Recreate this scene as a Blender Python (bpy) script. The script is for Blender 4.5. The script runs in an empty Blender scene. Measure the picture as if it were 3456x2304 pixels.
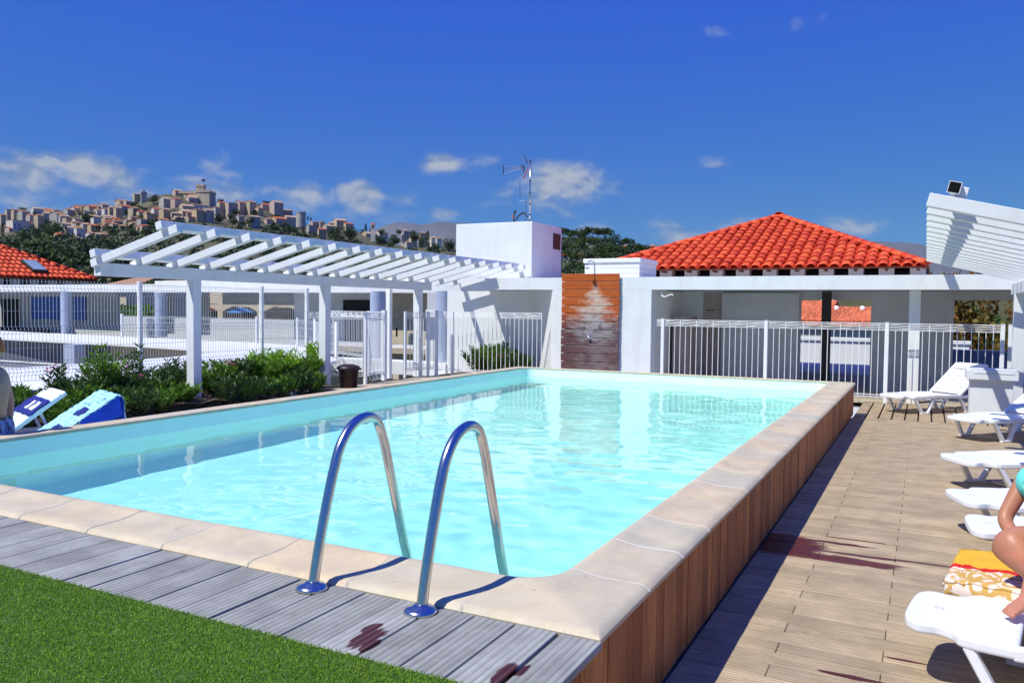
import bpy, bmesh, math, random
import numpy as np
from mathutils import Vector, Matrix, Quaternion

random.seed(7)
RNG = np.random.default_rng(11)
SC = bpy.context.scene
COL = SC.collection
R = math.radians

# ------------------------------------------------------------------ camera
F_PX, YAW, PITCH, ROLL = 2733.8, 0.4723, 0.0417, 0.011
CAM = Vector((0.9548, -2.5453, 1.10))
c_f = Vector((-math.sin(YAW) * math.cos(PITCH), math.cos(YAW) * math.cos(PITCH), -math.sin(PITCH)))
c_r0 = Vector((math.cos(YAW), math.sin(YAW), 0))
c_u0 = c_r0.cross(c_f)
c_r = c_r0 * math.cos(ROLL) + c_u0 * math.sin(ROLL)
c_u = -c_r0 * math.sin(ROLL) + c_u0 * math.cos(ROLL)
cam_d = bpy.data.cameras.new('camera')
cam = bpy.data.objects.new('camera', cam_d)
COL.objects.link(cam)
M = Matrix((c_r, c_u, -c_f)).transposed().to_4x4()
M.translation = CAM
cam.matrix_world = M
cam_d.sensor_width = 36
cam_d.lens = F_PX / 3456 * 36
cam_d.clip_start = 0.05
cam_d.clip_end = 60000
SC.camera = cam


def ray(px, py):
    return c_f + c_r * ((px - 1728) / F_PX) - c_u * ((py - 1152) / F_PX)


def far_point(px, py, d):
    return CAM + ray(px, py) * d


# ------------------------------------------------------------------ sky and sun
TO_SUN = Vector((-0.37, -0.55, 1.0)).normalized()
world = bpy.data.worlds.new('World')
SC.world = world
world.use_nodes = True
wt = world.node_tree
for n in list(wt.nodes):
    wt.nodes.remove(n)


class NB:
    """tiny node builder"""
    def __init__(s, t):
        s.t = t

    def n(s, kind, **kw):
        nd = s.t.nodes.new(kind)
        for k, v in kw.items():
            setattr(nd, k, v)
        return nd

    def put(s, sock, v):
        if isinstance(v, bpy.types.NodeSocket):
            s.t.links.new(v, sock)
        elif v is not None:
            if isinstance(v, (tuple, list)) and len(v) == 3 and sock.type == 'RGBA':
                v = (*v, 1)
            sock.default_value = v

    def m(s, op, a, b=None, c=None, clamp=False):
        nd = s.n('ShaderNodeMath', operation=op, use_clamp=clamp)
        for i, v in enumerate((a, b, c)):
            if v is not None:
                s.put(nd.inputs[i], v)
        return nd.outputs[0]

    def vm(s, op, a, b=None):
        nd = s.n('ShaderNodeVectorMath', operation=op)
        s.put(nd.inputs[0], a)
        if b is not None:
            s.put(nd.inputs[1], b)
        return nd.outputs[0]

    def mix(s, f, a, b, blend='MIX'):
        nd = s.n('ShaderNodeMix', data_type='RGBA', blend_type=blend)
        s.put(nd.inputs[0], f)
        s.put(nd.inputs[6], a)
        s.put(nd.inputs[7], b)
        return nd.outputs[2]

    def noise(s, vec, scale, detail=3, rough=.5, dist=0):
        nd = s.n('ShaderNodeTexNoise')
        if vec is not None:
            s.put(nd.inputs['Vector'], vec)
        nd.inputs['Scale'].default_value = scale
        nd.inputs['Detail'].default_value = detail
        nd.inputs['Roughness'].default_value = rough
        nd.inputs['Distortion'].default_value = dist
        return nd.outputs['Fac']

    def ramp(s, f, a, b, lo=0., hi=1.):
        nd = s.n('ShaderNodeMapRange', interpolation_type='SMOOTHSTEP')
        s.put(nd.inputs[0], f)
        nd.inputs[1].default_value = a
        nd.inputs[2].default_value = b
        nd.inputs[3].default_value = lo
        nd.inputs[4].default_value = hi
        return nd.outputs[0]

    def sep(s, v):
        nd = s.n('ShaderNodeSeparateXYZ')
        s.put(nd.inputs[0], v)
        return nd.outputs

    def comb(s, x, y, z):
        nd = s.n('ShaderNodeCombineXYZ')
        for i, v in enumerate((x, y, z)):
            s.put(nd.inputs[i], v)
        return nd.outputs[0]

    def bump(s, h, strength, dist=.01, normal=None):
        nd = s.n('ShaderNodeBump')
        nd.inputs['Strength'].default_value = strength
        nd.inputs['Distance'].default_value = dist
        s.put(nd.inputs['Height'], h)
        if normal is not None:
            s.put(nd.inputs['Normal'], normal)
        return nd.outputs[0]


W = NB(wt)
sky = W.n('ShaderNodeTexSky', sky_type='NISHITA')
sky.sun_disc = False
sky.sun_elevation = math.asin(TO_SUN.z)
sky.sun_rotation = math.atan2(TO_SUN.x, TO_SUN.y)
sky.altitude = 60
sky.air_density = 1.0
sky.dust_density = 0.0
sky.ozone_density = 3.0
# the photograph's strongly saturated blue: a per-channel tone curve on the physical sky, the same all round
sk_rgb = W.n('ShaderNodeSeparateColor')
W.put(sk_rgb.inputs[0], sky.outputs[0])
sk_out = W.n('ShaderNodeCombineColor')
for i, (gain, ex) in enumerate(((.145, .92), (.52, .86), (7.5, -.14))):
    W.put(sk_out.inputs[i], W.m('MULTIPLY', W.m('POWER', sk_rgb.outputs[i], ex), gain))
sky_col = sk_out.outputs[0]
gen = W.n('ShaderNodeTexCoord').outputs['Generated']
dx, dy, dz = W.sep(gen)
az = W.m('ARCTAN2', dx, dy)
el = W.m('ARCSINE', dz)
# clouds: noise-broken heaps low over the hills (azimuth, elevation, half widths in radians, weight)
CLOUDS = []
for (px, py, hw, hh, wgt) in [(90, 570, 190, 75, 1.0), (330, 590, 190, 80, .95), (60, 690, 260, 60, .55),
                              (470, 660, 120, 50, .5), (800, 640, 170, 80, .62), (1000, 680, 150, 50, .5),
                              (1225, 660, 95, 62, 1.2), (1365, 668, 90, 30, .6), (1500, 548, 75, 34, .72),
                              (1640, 545, 110, 50, .55), (1905, 625, 230, 85, 1.05), (1700, 650, 110, 45, .5),
                              (1490, 725, 90, 35, .8), (2400, 556, 90, 38, .58), (2510, 757, 120, 30, .8),
                              (2010, 770, 120, 28, .7), (2260, 760, 130, 26, .5), (2690, 65, 60, 26, .5),
                              (2410, 112, 50, 22, .42), (2850, 770, 190, 35, .45), (700, 745, 300, 40, .5), (250, 640, 330, 90, .5), (1250, 740, 260, 40, .45), (2300, 790, 260, 30, .5)]:
    d = ray(px, py).normalized()
    CLOUDS.append((math.atan2(d.x, d.y), math.asin(d.z), hw / F_PX * .93, hh / F_PX, wgt))
# the same kind of heaps goes on round the horizon outside the frame
for k in range(14):
    CLOUDS.append((R(38 + k * 19), R(random.uniform(4, 13)), random.uniform(.05, .13), random.uniform(.015, .035),
                   random.uniform(.5, 1.0)))
mask = None
for (a, e, wa, we, g) in CLOUDS:
    u = W.m('DIVIDE', W.m('SUBTRACT', az, a), wa)
    v = W.m('DIVIDE', W.m('SUBTRACT', el, e), we)
    v = W.m('MULTIPLY', v, W.m('ADD', 1.0, W.m('MULTIPLY', W.m('LESS_THAN', v, 0), -.25)))
    r2 = W.m('ADD', W.m('MULTIPLY', u, u), W.m('MULTIPLY', v, v))
    b = W.m('MULTIPLY', W.m('SUBTRACT', 1.0, W.m('SQRT', r2)), g)
    mask = b if mask is None else W.m('MAXIMUM', mask, b)
cvec = W.comb(az, W.m('MULTIPLY', el, 1.7), 0)
n1 = W.noise(cvec, 15, 7, .52, .25)
n2 = W.noise(W.vm('ADD', cvec, (.004, -.012, 0)), 15, 7, .52, .25)
dens = W.ramp(W.m('ADD', mask, W.m('MULTIPLY', W.m('SUBTRACT', n1, .5), 2.3)), .0, .85)
lit = W.ramp(W.m('SUBTRACT', n1, n2), -.07, .09)
ccol = W.mix(lit, (2.2, 3.0, 4.4), (5.0, 5.3, 5.4))
soft = W.m('MULTIPLY', dens, .82)
skyc = W.mix(soft, sky_col, ccol)
bg = W.n('ShaderNodeBackground')
W.put(bg.inputs['Color'], skyc)
bg.inputs['Strength'].default_value = 0.098
wo = W.n('ShaderNodeOutputWorld')
wt.links.new(bg.outputs[0], wo.inputs['Surface'])

sun_d = bpy.data.lights.new('sun', 'SUN')
sun_d.energy = 5.0
sun_d.angle = R(0.53)
sun_d.color = (1.0, 0.99, 0.89)
sun = bpy.data.objects.new('sun', sun_d)
COL.objects.link(sun)
sun.rotation_euler = (-TO_SUN).to_track_quat('-Z', 'Y').to_euler()
sun.location = (0, 0, 30)

SC.view_settings.view_transform = 'Standard'
SC.view_settings.look = 'None'
SC.view_settings.exposure = 0.08
SC.view_settings.gamma = 1.0
SC.view_settings.use_curve_mapping = False
SC.cycles.max_bounces = 10
SC.cycles.diffuse_bounces = 6
SC.cycles.transparent_max_bounces = 24
SC.cycles.sample_clamp_indirect = 4
SC.cycles.use_denoising = True

# ------------------------------------------------------------------ materials
MATS = {}


def mat(name, color, rough=.6, var=.12, vscale=6., bump=0., bscale=80., metal=0., spec=.4, rand=0., fn=None,
        hue=None, stretch=(1, 1, 1), detail=4, coord='Object'):
    if name in MATS:
        return MATS[name]
    m = bpy.data.materials.new(name)
    m.use_nodes = True
    t = m.node_tree
    bs = t.nodes['Principled BSDF']
    B = NB(t)
    co = B.n('ShaderNodeTexCoord').outputs[coord] if coord != 'World' else B.n('ShaderNodeNewGeometry').outputs['Position']
    v = B.vm('MULTIPLY', co, stretch)
    lo = tuple(max(0, c * (1 - var)) for c in color)
    hi = tuple(min(1, c * (1 + var)) for c in color)
    if hue:
        hi = hue
    f = B.ramp(B.noise(v, vscale, detail, .6), .3, .7)
    c = B.mix(f, lo, hi)
    if rand:
        oi = B.n('ShaderNodeObjectInfo').outputs['Random']
        c = B.mix(1.0, c, B.mix(oi, (1 - rand,) * 3, (1 + rand,) * 3), 'MULTIPLY')
    nrm = None
    if bump:
        nrm = B.bump(B.noise(v, bscale, 3, .6), bump, .004)
    if fn:
        r = fn(B, co, c, nrm, bs)
        if r:
            c, nrm = r
    B.put(bs.inputs['Base Color'], c)
    if nrm is not None:
        B.put(bs.inputs['Normal'], nrm)
    bs.inputs['Roughness'].default_value = rough
    bs.inputs['Metallic'].default_value = metal
    bs.inputs['Specular IOR Level'].default_value = spec
    MATS[name] = m
    return m


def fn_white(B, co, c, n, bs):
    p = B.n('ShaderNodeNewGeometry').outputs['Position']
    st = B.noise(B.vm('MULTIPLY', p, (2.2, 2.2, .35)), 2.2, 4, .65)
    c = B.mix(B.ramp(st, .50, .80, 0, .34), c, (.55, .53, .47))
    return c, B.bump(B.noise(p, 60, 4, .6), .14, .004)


def fn_planks(axis, groove, stains, gscale=1.0):
    """weathered reeded decking: fine grooves run along the board; wet stains are a list of (x, y, rx, ry)"""
    def f(B, co, c, n, bs):
        p = B.n('ShaderNodeNewGeometry').outputs['Position']
        x, y, z = B.sep(p)
        across = y if axis == 'x' else x
        sv = (3, 70, 40) if axis == 'x' else (70, 3, 40)
        grain = B.noise(B.vm('MULTIPLY', p, sv), 1.0, 5, .65)
        c = B.mix(B.ramp(grain, .3, .72, 0, .55), c, B.mix(1.0, c, (.55, .52, .5), 'MULTIPLY'))
        gr = B.m('SINE', B.m('MULTIPLY', across, 2 * math.pi / groove))
        c = B.mix(B.ramp(gr, -.95, -.3, .42, 0), c, B.mix(1.0, c, (.35, .33, .32), 'MULTIPLY'))
        spots = B.noise(p, 9, 3, .6)
        c = B.mix(B.ramp(spots, .62, .78, 0, .35), c, B.mix(1.0, c, (.6, .5, .42), 'MULTIPLY'))
        rough = None
        if stains:
            msk = None
            sv2 = (5, 46, 0) if axis == 'x' else (46, 5, 0)
            wob = B.m('SUBTRACT', B.noise(B.vm('MULTIPLY', p, sv2), 1.0, 4, .7), .5)
            for (sx, sy, rx, ry) in stains:
                u = B.m('DIVIDE', B.m('SUBTRACT', x, sx), rx)
                v = B.m('DIVIDE', B.m('SUBTRACT', y, sy), ry)
                e = B.m('SUBTRACT', 1.0, B.m('ADD', B.m('MULTIPLY', u, u), B.m('MULTIPLY', v, v)))
                e = B.m('ADD', e, B.m('MULTIPLY', wob, 2.0))
                e = B.ramp(e, .25, .5)
                msk = e if msk is None else B.m('MAXIMUM', msk, e)
            c = B.mix(msk, c, B.mix(1.0, c, (.24, .065, .035), 'MULTIPLY'))
            B.put(bs.inputs['Roughness'], B.ramp(msk, 0, 1, .75, .32))
        nn = B.bump(gr, .35, .003)
        return c, B.bump(grain, .25, .003, nn)
    return f


def fn_coping(B, co, c, n, bs):
    p = B.n('ShaderNodeNewGeometry').outputs['Position']
    oi = B.n('ShaderNodeObjectInfo').outputs['Random']
    c = B.mix(oi, c, B.mix(1.0, c, (1.10, .98, .88), 'MULTIPLY'))
    big = B.noise(p, 3.1, 4, .6)
    c = B.mix(B.ramp(big, .35, .7), c, B.mix(1.0, c, (1.18, 1.12, 1.0), 'MULTIPLY'))
    st = B.noise(p, 6.5, 3, .7, .6)
    c = B.mix(B.ramp(st, .66, .74, 0, .5), c, (.22, .17, .10))
    sp = B.noise(p, 140, 3, .6)
    c = B.mix(B.ramp(sp, .35, .7, .22, 0), c, (.3, .24, .17))
    return c, B.bump(sp, .12, .002)


def fn_tile(B, co, c, n, bs):
    oi = B.n('ShaderNodeObjectInfo').outputs['Random']
    c = B.mix(oi, B.mix(1.0, c, (.76, .56, .55), 'MULTIPLY'), B.mix(1.0, c, (1.12, 1.35, 1.35), 'MULTIPLY'))
    p = B.n('ShaderNodeNewGeometry').outputs['Position']
    d = B.noise(p, 14, 4, .7)
    c = B.mix(B.ramp(d, .55, .8, 0, .35), c, (.25, .045, .02))
    return c, B.bump(B.noise(p, 70, 3), .15, .003)


def fn_slat(B, co, c, n, bs):
    p = B.n('ShaderNodeNewGeometry').outputs['Position']
    oi = B.n('ShaderNodeObjectInfo').outputs['Random']
    c = B.mix(oi, B.mix(1.0, c, (.7, .62, .62), 'MULTIPLY'), B.mix(1.0, c, (1.3, 1.5, 1.55), 'MULTIPLY'))
    g = B.noise(B.vm('MULTIPLY', p, (90, 90, 3)), 1.0, 5, .65)
    c = B.mix(B.ramp(g, .3, .75, 0, .75), c, B.mix(1.0, c, (.5, .42, .42), 'MULTIPLY'))
    w = B.noise(B.vm('MULTIPLY', p, (25, 25, 1.6)), 1.0, 4, .7)
    c = B.mix(B.ramp(w, .58, .8, 0, .5), c, (.36, .25, .19))
    y = B.sep(p)[1]
    gr = B.m('SINE', B.m('MULTIPLY', y, 2 * math.pi / .018))
    c = B.mix(B.ramp(gr, -.9, -.2, .35, 0), c, B.mix(1.0, c, (.4, .35, .35), 'MULTIPLY'))
    return c, B.bump(B.m('ADD', g, B.m('MULTIPLY', gr, .5)), .3, .003)


def fn_shower(B, co, c, n, bs):
    """varnished boards bleached where the water runs"""
    p = B.n('ShaderNodeNewGeometry').outputs['Position']
    x, y, z = B.sep(p)
    g = B.noise(B.vm('MULTIPLY', p, (2.2, 20, 34)), 1.0, 5, .7)
    g2 = B.noise(B.vm('MULTIPLY', p, (3.6, 20, 13)), 1.0, 4, .7)
    # bleached column widens downward, bottom boards greyed
    half = B.ramp(z, 1.78, .55, .06, .75)
    d = B.m('DIVIDE', B.m('ABSOLUTE', B.m('SUBTRACT', x, -5.03)), half)
    bl = B.ramp(B.m('ADD', B.m('SUBTRACT', 1.0, d), B.m('MULTIPLY', B.m('SUBTRACT', g2, .5), 3.2)), -.05, 1.05)
    bl = B.m('MULTIPLY', bl, B.ramp(z, 1.62, 1.42, 0, 1))
    bl = B.m('MULTIPLY', bl, B.ramp(z, .25, .75, .35, 1))
    base = B.mix(B.ramp(z, .65, 1.05), (.13, .062, .06), (.50, .115, .018))
    base = B.mix(B.ramp(g, .3, .72, 0, .7), base, B.mix(1.0, base, (.62, .42, .35), 'MULTIPLY'))
    pale = B.mix(B.ramp(z, .7, 1.3), (.36, .35, .36), (.62, .57, .47))
    c = B.mix(B.m('MULTIPLY', bl, .85), base, pale)
    dk = B.noise(B.vm('MULTIPLY', p, (4.5, 20, 9)), 1.0, 3, .6)
    c = B.mix(B.m('MULTIPLY', B.ramp(dk, .50, .64, 0, .8), B.ramp(z, 1.15, .75)), c, (.10, .045, .055))
    return c, B.bump(g, .2, .004)


def fn_turf(B, co, c, n, bs):
    p = B.n('ShaderNodeNewGeometry').outputs['Position']
    f = B.noise(p, 420, 2, .5)
    c = B.mix(B.ramp(f, .3, .7), B.mix(1.0, c, (.5, .6, .5), 'MULTIPLY'), B.mix(1.0, c, (1.5, 1.3, 1.2), 'MULTIPLY'))
    k = B.noise(p, 5, 3, .6)
    c = B.mix(B.ramp(k, .35, .75, 0, .4), c, B.mix(1.0, c, (1.35, 1.1, .8), 'MULTIPLY'))
    return c, None


def fn_leaf(B, co, c, n, bs):
    g = B.n('ShaderNodeNewGeometry')
    r = g.outputs['Random Per Island']
    c = B.mix(r, B.mix(1.0, c, (.55, .62, .6), 'MULTIPLY'), B.mix(1.0, c, (1.5, 1.45, 1.1), 'MULTIPLY'))
    return c, None


def fn_rand(B, co, c, n, bs):
    return None


def fn_towel(B, co, c, n, bs):
    x, y, z = B.sep(co)
    p = B.vm('MULTIPLY', co, (1, 1, 1))
    w = B.n('ShaderNodeTexVoronoi', feature='SMOOTH_F1')
    B.put(w.inputs['Vector'], B.vm('ADD', p, B.vm('MULTIPLY', B.comb(B.noise(p, 6), B.noise(p, 7), 0), (.25, .25, 0))))
    w.inputs['Scale'].default_value = 11
    sw = B.noise(p, 11, 2, .4, 2.2)
    pat = B.mix(B.ramp(sw, .47, .53), (.56, .34, .09), (.74, .62, .53))
    wv = B.m('ADD', y, B.m('MULTIPLY', B.m('SUBTRACT', B.noise(co, 7, 2), .5), .10))
    c = B.mix(B.ramp(wv, -.075, -.068), pat, (.60, .01, .008))
    c = B.mix(B.ramp(wv, -.012, -.006), c, (.70, .40, .03))
    return c, B.bump(B.noise(p, 300, 2), .3, .003)


def fn_print(bg_c, ink, scale, thr):
    def f(B, co, c, n, bs):
        x, y, z = B.sep(co)
        br = B.n('ShaderNodeTexBrick')
        B.put(br.inputs['Vector'], B.comb(x, y, 0))
        br.inputs['Scale'].default_value = scale
        br.inputs['Color1'].default_value = (*bg_c, 1)
        br.inputs['Color2'].default_value = (*bg_c, 1)
        br.inputs['Mortar'].default_value = (*ink, 1)
        br.inputs['Mortar Size'].default_value = .012
        n1 = B.noise(B.vm('MULTIPLY', co, (1, 2.2, 1)), scale * 3.1, 2, .5)
        c = B.mix(B.ramp(n1, thr, thr + .02), br.outputs[0], ink)
        return c, B.bump(B.noise(co, 250, 2), .2, .003)
    return f


def fn_awhite(B, co, c, n, bs):
    x, y, z = B.sep(co)
    k = B.noise(co, 2.6, 2, .5)
    c = B.mix(B.ramp(B.m('ADD', k, B.m('MULTIPLY', B.m('SUBTRACT', 1.25, x), .5)), .60, .64), c, (.015, .05, .62))
    return c, B.bump(B.noise(co, 14, 3), .35, .02)


white = mat('white_paint', (.74, .755, .76), .55, .03, 3, fn=fn_white)
white_trim = mat('white_metal', (.82, .83, .84), .35, .03, 5)
shade_wall = mat('shade_grey', (.52, .53, .56), .7, .06, 3, fn=fn_white)  # grey with the shade of recessed white walls put into it
coping_m = mat('coping_stone', (.52, .475, .37), .62, .10, 4, fn=fn_coping)
grout_m = mat('grout', (.40, .37, .32), .8, .08, 12)
NEAR_ST = [(-.70, -.35, .055, .125), (-.735, -.29, .035, .07), (-.655, -.40, .03, .075), (-.17, -.37, .032, .10), (-.13, -.33, .02, .06)]
near_plank = mat('grey_timber', (.33, .335, .315), .75, .16, 5, rand=.14, fn=fn_planks('y', .0275, NEAR_ST))
DECK_ST = [(.12, 3.25, .34, .36), (.55, 3.06, .44, .10), (.62, 3.22, .36, .03), (1.0, 3.24, .45, .022), (.45, 3.45, .32, .04),
           (.70, 1.27, .17, .03), (.92, 1.57, .12, .018), (.30, 3.02, .30, .03), (.6, 3.60, .3, .012)]
deck_m = mat('deck_timber', (.475, .37, .235), .75, .14, 4, rand=.12, fn=fn_planks('x', .023, DECK_ST))
deck_y = mat('deck_timber_turned', (.44, .33, .21), .75, .14, 4, rand=.10, fn=fn_planks('y', .023, []))
dark_gap = mat('joist_dark', (.02, .018, .016), .9, .2)
slat_m = mat('red_timber', (.55, .18, .045), .68, .15, 5, fn=fn_slat)
liner_m = mat('pool_liner', (.82, .99, .91), .5, .03, 3)
steel = mat('brushed_steel', (.60, .60, .60), .20, .05, 30, metal=1.0, bump=.03, bscale=200)
tile_m = mat('terracotta', (.72, .080, .018), .62, .12, 10, fn=fn_tile)
shower_m = mat('varnished_board', (.5, .12, .02), .42, .1, fn=fn_shower)
turf_m = mat('turf_blade', (.20, .38, .022), .6, .1, fn=fn_turf, coord='World')
turf_base = mat('turf_backing', (.045, .11, .015), .9, .3, 60, coord='World')
soil_m = mat('soil', (.09, .065, .045), .95, .3, 12, bump=.5, bscale=30)
leaf_dark = mat('leaf_dark', (.07, .135, .035), .45, .1, fn=fn_leaf)
leaf_mid = mat('leaf_mid', (.13, .26, .03), .45, .1, fn=fn_leaf)
leaf_lime = mat('leaf_lime', (.27, .48, .03), .45, .1, fn=fn_leaf)
leaf_far = mat('leaf_far', (.036, .066, .024), .7, .1, fn=fn_leaf)
leaf_olive = mat('leaf_olive', (.075, .098, .052), .7, .1, fn=fn_leaf)
leaf_pine = mat('leaf_pine', (.045, .085, .018), .7, .1, fn=fn_leaf)
leaf_autumn = mat('leaf_autumn', (.15, .135, .02), .6, .1, hue=(.22, .10, .02), fn=fn_leaf)
petal = mat('petal_pink', (.62, .10, .28), .5, .2, 20)
bark = mat('bark', (.12, .085, .06), .9, .3, 12, bump=.5, bscale=40)
plastic = mat('white_resin', (.80, .81, .83), .32, .02, 8, spec=.5)
blackp = mat('black_glass', (.008, .008, .01), .18, .2)
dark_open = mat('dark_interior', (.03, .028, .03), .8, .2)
blue_col = mat('blue_column_paint', (.36, .42, .56), .55, .05, 4)
bin_m = mat('bin_plastic', (.028, .012, .018), .45, .2, 10)
red_trim = mat('eave_board', (.16, .06, .035), .7, .2, 6)
glass_m = mat('skylight_glass', (.25, .33, .42), .08, .1)
cream = mat('cream_render', (.60, .52, .38), .8, .1, 4)
skin_m = mat('skin', (.50, .22, .125), .45, .16, 7, bump=.12, bscale=90, hue=(.56, .22, .14))
skin2_m = mat('skin_pale', (.42, .27, .19), .5, .12, 7, bump=.05, bscale=60)
aqua_cloth = mat('aqua_cloth', (.16, .70, .62), .6, .06, 20)
trunk_cloth = mat('trunk_cloth', (.015, .03, .16), .6, .2, 16, hue=(.25, .42, .75), detail=2)
hair_m = mat('hair_brown', (.12, .05, .025), .5, .2, 60)
hair_o = mat('hair_ginger', (.45, .14, .03), .5, .2, 60)
towel_m = mat('towel_print', (.7, .4, .05), .9, .1, fn=fn_towel)
towel_aqua = mat('towel_aqua', (.38, .78, .80), .9, .05, fn=fn_print((.40, .80, .82), (.03, .10, .30), 5.0, .60))
towel_white = mat('towel_white', (.62, .78, .88), .9, .05, fn=fn_awhite)
towel_navy = mat('towel_navy', (.012, .02, .20), .9, .2, 8)
towel_blue = mat('towel_blue', (.02, .10, .62), .9, .2, 8)
print_pale = mat('print_pale', (.7, .75, .8), .9, .05)
towel_back = mat('towel_reverse', (.02, .10, .60), .9, .15, 8)
conc = mat('pale_paving', (.48, .40, .30), .8, .1, 5)
ground_m = mat('land', (.10, .11, .05), .95, .35, .02, coord='World')
hill_m = mat('hillside_earth', (.085, .082, .045), .95, .35, .03, coord='World')
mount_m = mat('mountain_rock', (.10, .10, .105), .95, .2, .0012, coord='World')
brass_blk = mat('black_cable', (.015, .015, .017), .5, .2)
orange_m = mat('orange_tape', (.7, .15, .02), .6, .1)
door_m = mat('door_beige', (.38, .31, .29), .6, .06)
flag_m = mat('flag_cloth', (.03, .02, .08), .7, .2)
blue_door = mat('blue_shutter', (.05, .14, .62), .5, .1)
brick_m = mat('roof_brown', (.36, .20, .12), .8, .15, .6)
umb_blue = mat('parasol_blue', (.03, .22, .62), .7, .1)
umb_red = mat('parasol_red', (.55, .02, .03), .7, .1)


for nm_, fac_ in (('leaf_dark', .35), ('leaf_mid', .4), ('leaf_lime', .42), ('leaf_autumn', .4), ('turf_blade', .3), ('petal_pink', .3), ('leaf_pine', .2), ('leaf_olive', .2)):
    t = MATS[nm_].node_tree
    B = NB(t)
    pb = t.nodes['Principled BSDF']
    tl = B.n('ShaderNodeBsdfTranslucent')
    mx = B.n('ShaderNodeMixShader')
    mx.inputs[0].default_value = fac_
    src = pb.inputs['Base Color'].links[0].from_socket
    t.links.new(src, tl.inputs['Color'])
    t.links.new(pb.outputs[0], mx.inputs[1])
    t.links.new(tl.outputs[0], mx.inputs[2])
    t.links.new(mx.outputs[0], t.nodes['Material Output'].inputs['Surface'])


# ------------------------------------------------------------------ mesh building
class MB:
    def __init__(s):
        s.v, s.f = [], []

    def add(s, vs, fs, M=None):
        o = len(s.v)
        s.v.extend([tuple(M @ Vector(v)) if M is not None else tuple(v) for v in vs])
        s.f.extend([tuple(i + o for i in f) for f in fs])
        return s

    def box(s, x0, x1, y0, y1, z0, z1, M=None):
        vs = [(x, y, z) for z in (z0, z1) for y in (y0, y1) for x in (x0, x1)]
        return s.add(vs, [(0, 2, 3, 1), (4, 5, 7, 6), (0, 1, 5, 4), (1, 3, 7, 5), (3, 2, 6, 7), (2, 0, 4, 6)], M)

    def bar(s, a, b, w, h, up=(0, 0, 1)):
        a, b = Vector(a), Vector(b)
        d = (b - a).normalized()
        sd = d.cross(Vector(up))
        if sd.length < 1e-4:
            sd = d.cross(Vector((0, 1, 0)))
        sd.normalize()
        u = sd.cross(d)
        vs = [p + sd * i * w / 2 + u * j * h / 2 for p in (a, b) for (i, j) in ((-1, -1), (1, -1), (1, 1), (-1, 1))]
        return s.add(vs, [(0, 3, 2, 1), (4, 5, 6, 7), (0, 1, 5, 4), (1, 2, 6, 5), (2, 3, 7, 6), (3, 0, 4, 7)])

    def prism(s, poly, z0, z1, M=None):
        n = len(poly)
        vs = [(x, y, z0) for x, y in poly] + [(x, y, z1) for x, y in poly]
        fs = [tuple(range(n - 1, -1, -1)), tuple(range(n, 2 * n))] + \
             [(i, (i + 1) % n, n + (i + 1) % n, n + i) for i in range(n)]
        return s.add(vs, fs, M)

    def tube(s, pts, r, n=8, caps=True, up=None):
        pts = [Vector(p) for p in pts]
        rr = r if isinstance(r, (list, tuple)) else [r] * len(pts)
        o = len(s.v)
        u = None
        for i, p in enumerate(pts):
            t = (pts[min(i + 1, len(pts) - 1)] - pts[max(i - 1, 0)]).normalized()
            if u is None:
                u = t.orthogonal().normalized()
            else:
                u = (u - t * u.dot(t)).normalized()
            w = t.cross(u)
            for k in range(n):
                a = 2 * math.pi * k / n
                s.v.append(tuple(p + (u * math.cos(a) + w * math.sin(a)) * rr[i]))
        for i in range(len(pts) - 1):
            for k in range(n):
                a, b = o + i * n + k, o + i * n + (k + 1) % n
                s.f.append((a, b, b + n, a + n))
        if caps:
            s.f.append(tuple(o + k for k in range(n - 1, -1, -1)))
            e = o + (len(pts) - 1) * n
            s.f.append(tuple(e + k for k in range(n)))
        return s

    def lathe(s, prof, n=24, c=(0, 0, 0), M=None):
        vs = [(c[0] + r * math.cos(2 * math.pi * k / n), c[1] + r * math.sin(2 * math.pi * k / n), c[2] + z)
              for r, z in prof for k in range(n)]
        fs = [(i * n + k, i * n + (k + 1) % n, (i + 1) * n + (k + 1) % n, (i + 1) * n + k)
              for i in range(len(prof) - 1) for k in range(n)]
        return s.add(vs, fs, M)

    def grid(s, rows, close=False):
        o = len(s.v)
        m = len(rows[0])
        for r in rows:
            s.v.extend([tuple(p) for p in r])
        for i in range(len(rows) - 1):
            for j in range(m - 1 + (1 if close else 0)):
                a, b = o + i * m + j, o + i * m + (j + 1) % m
                s.f.append((a, b, b + m, a + m))
        return s

    def mesh(s, name, m, smooth=False, recalc=True):
        me = bpy.data.meshes.new(name)
        me.from_pydata(s.v, [], s.f)
        if recalc:
            b = bmesh.new()
            b.from_mesh(me)
            bmesh.ops.recalc_face_normals(b, faces=b.faces)
            b.to_mesh(me)
            b.free()
        if m:
            me.materials.append(m)
        if smooth:
            me.polygons.foreach_set('use_smooth', [True] * len(me.polygons))
        return me

    def build(s, name, m, parent=None, smooth=False, bevel=0, loc=None, recalc=True, seg=2):
        return link(name, s.mesh(name, m, smooth, recalc), parent, loc, bevel, seg)


def link(name, me, parent=None, loc=None, bevel=0, seg=2):
    o = bpy.data.objects.new(name, me)
    COL.objects.link(o)
    if parent is not None:
        o.parent = parent
    if loc is not None:
        o.location = loc
    if bevel:
        b = o.modifiers.new('bevel', 'BEVEL')
        b.width = bevel
        b.segments = seg
        b.limit_method = 'ANGLE'
        b.angle_limit = R(40)
    return o


def tag(o, label=None, cat=None, group=None, kind=None):
    if label:
        o['label'] = label
    if cat:
        o['category'] = cat
    if group:
        o['group'] = group
    if kind:
        o['kind'] = kind
    return o


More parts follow.
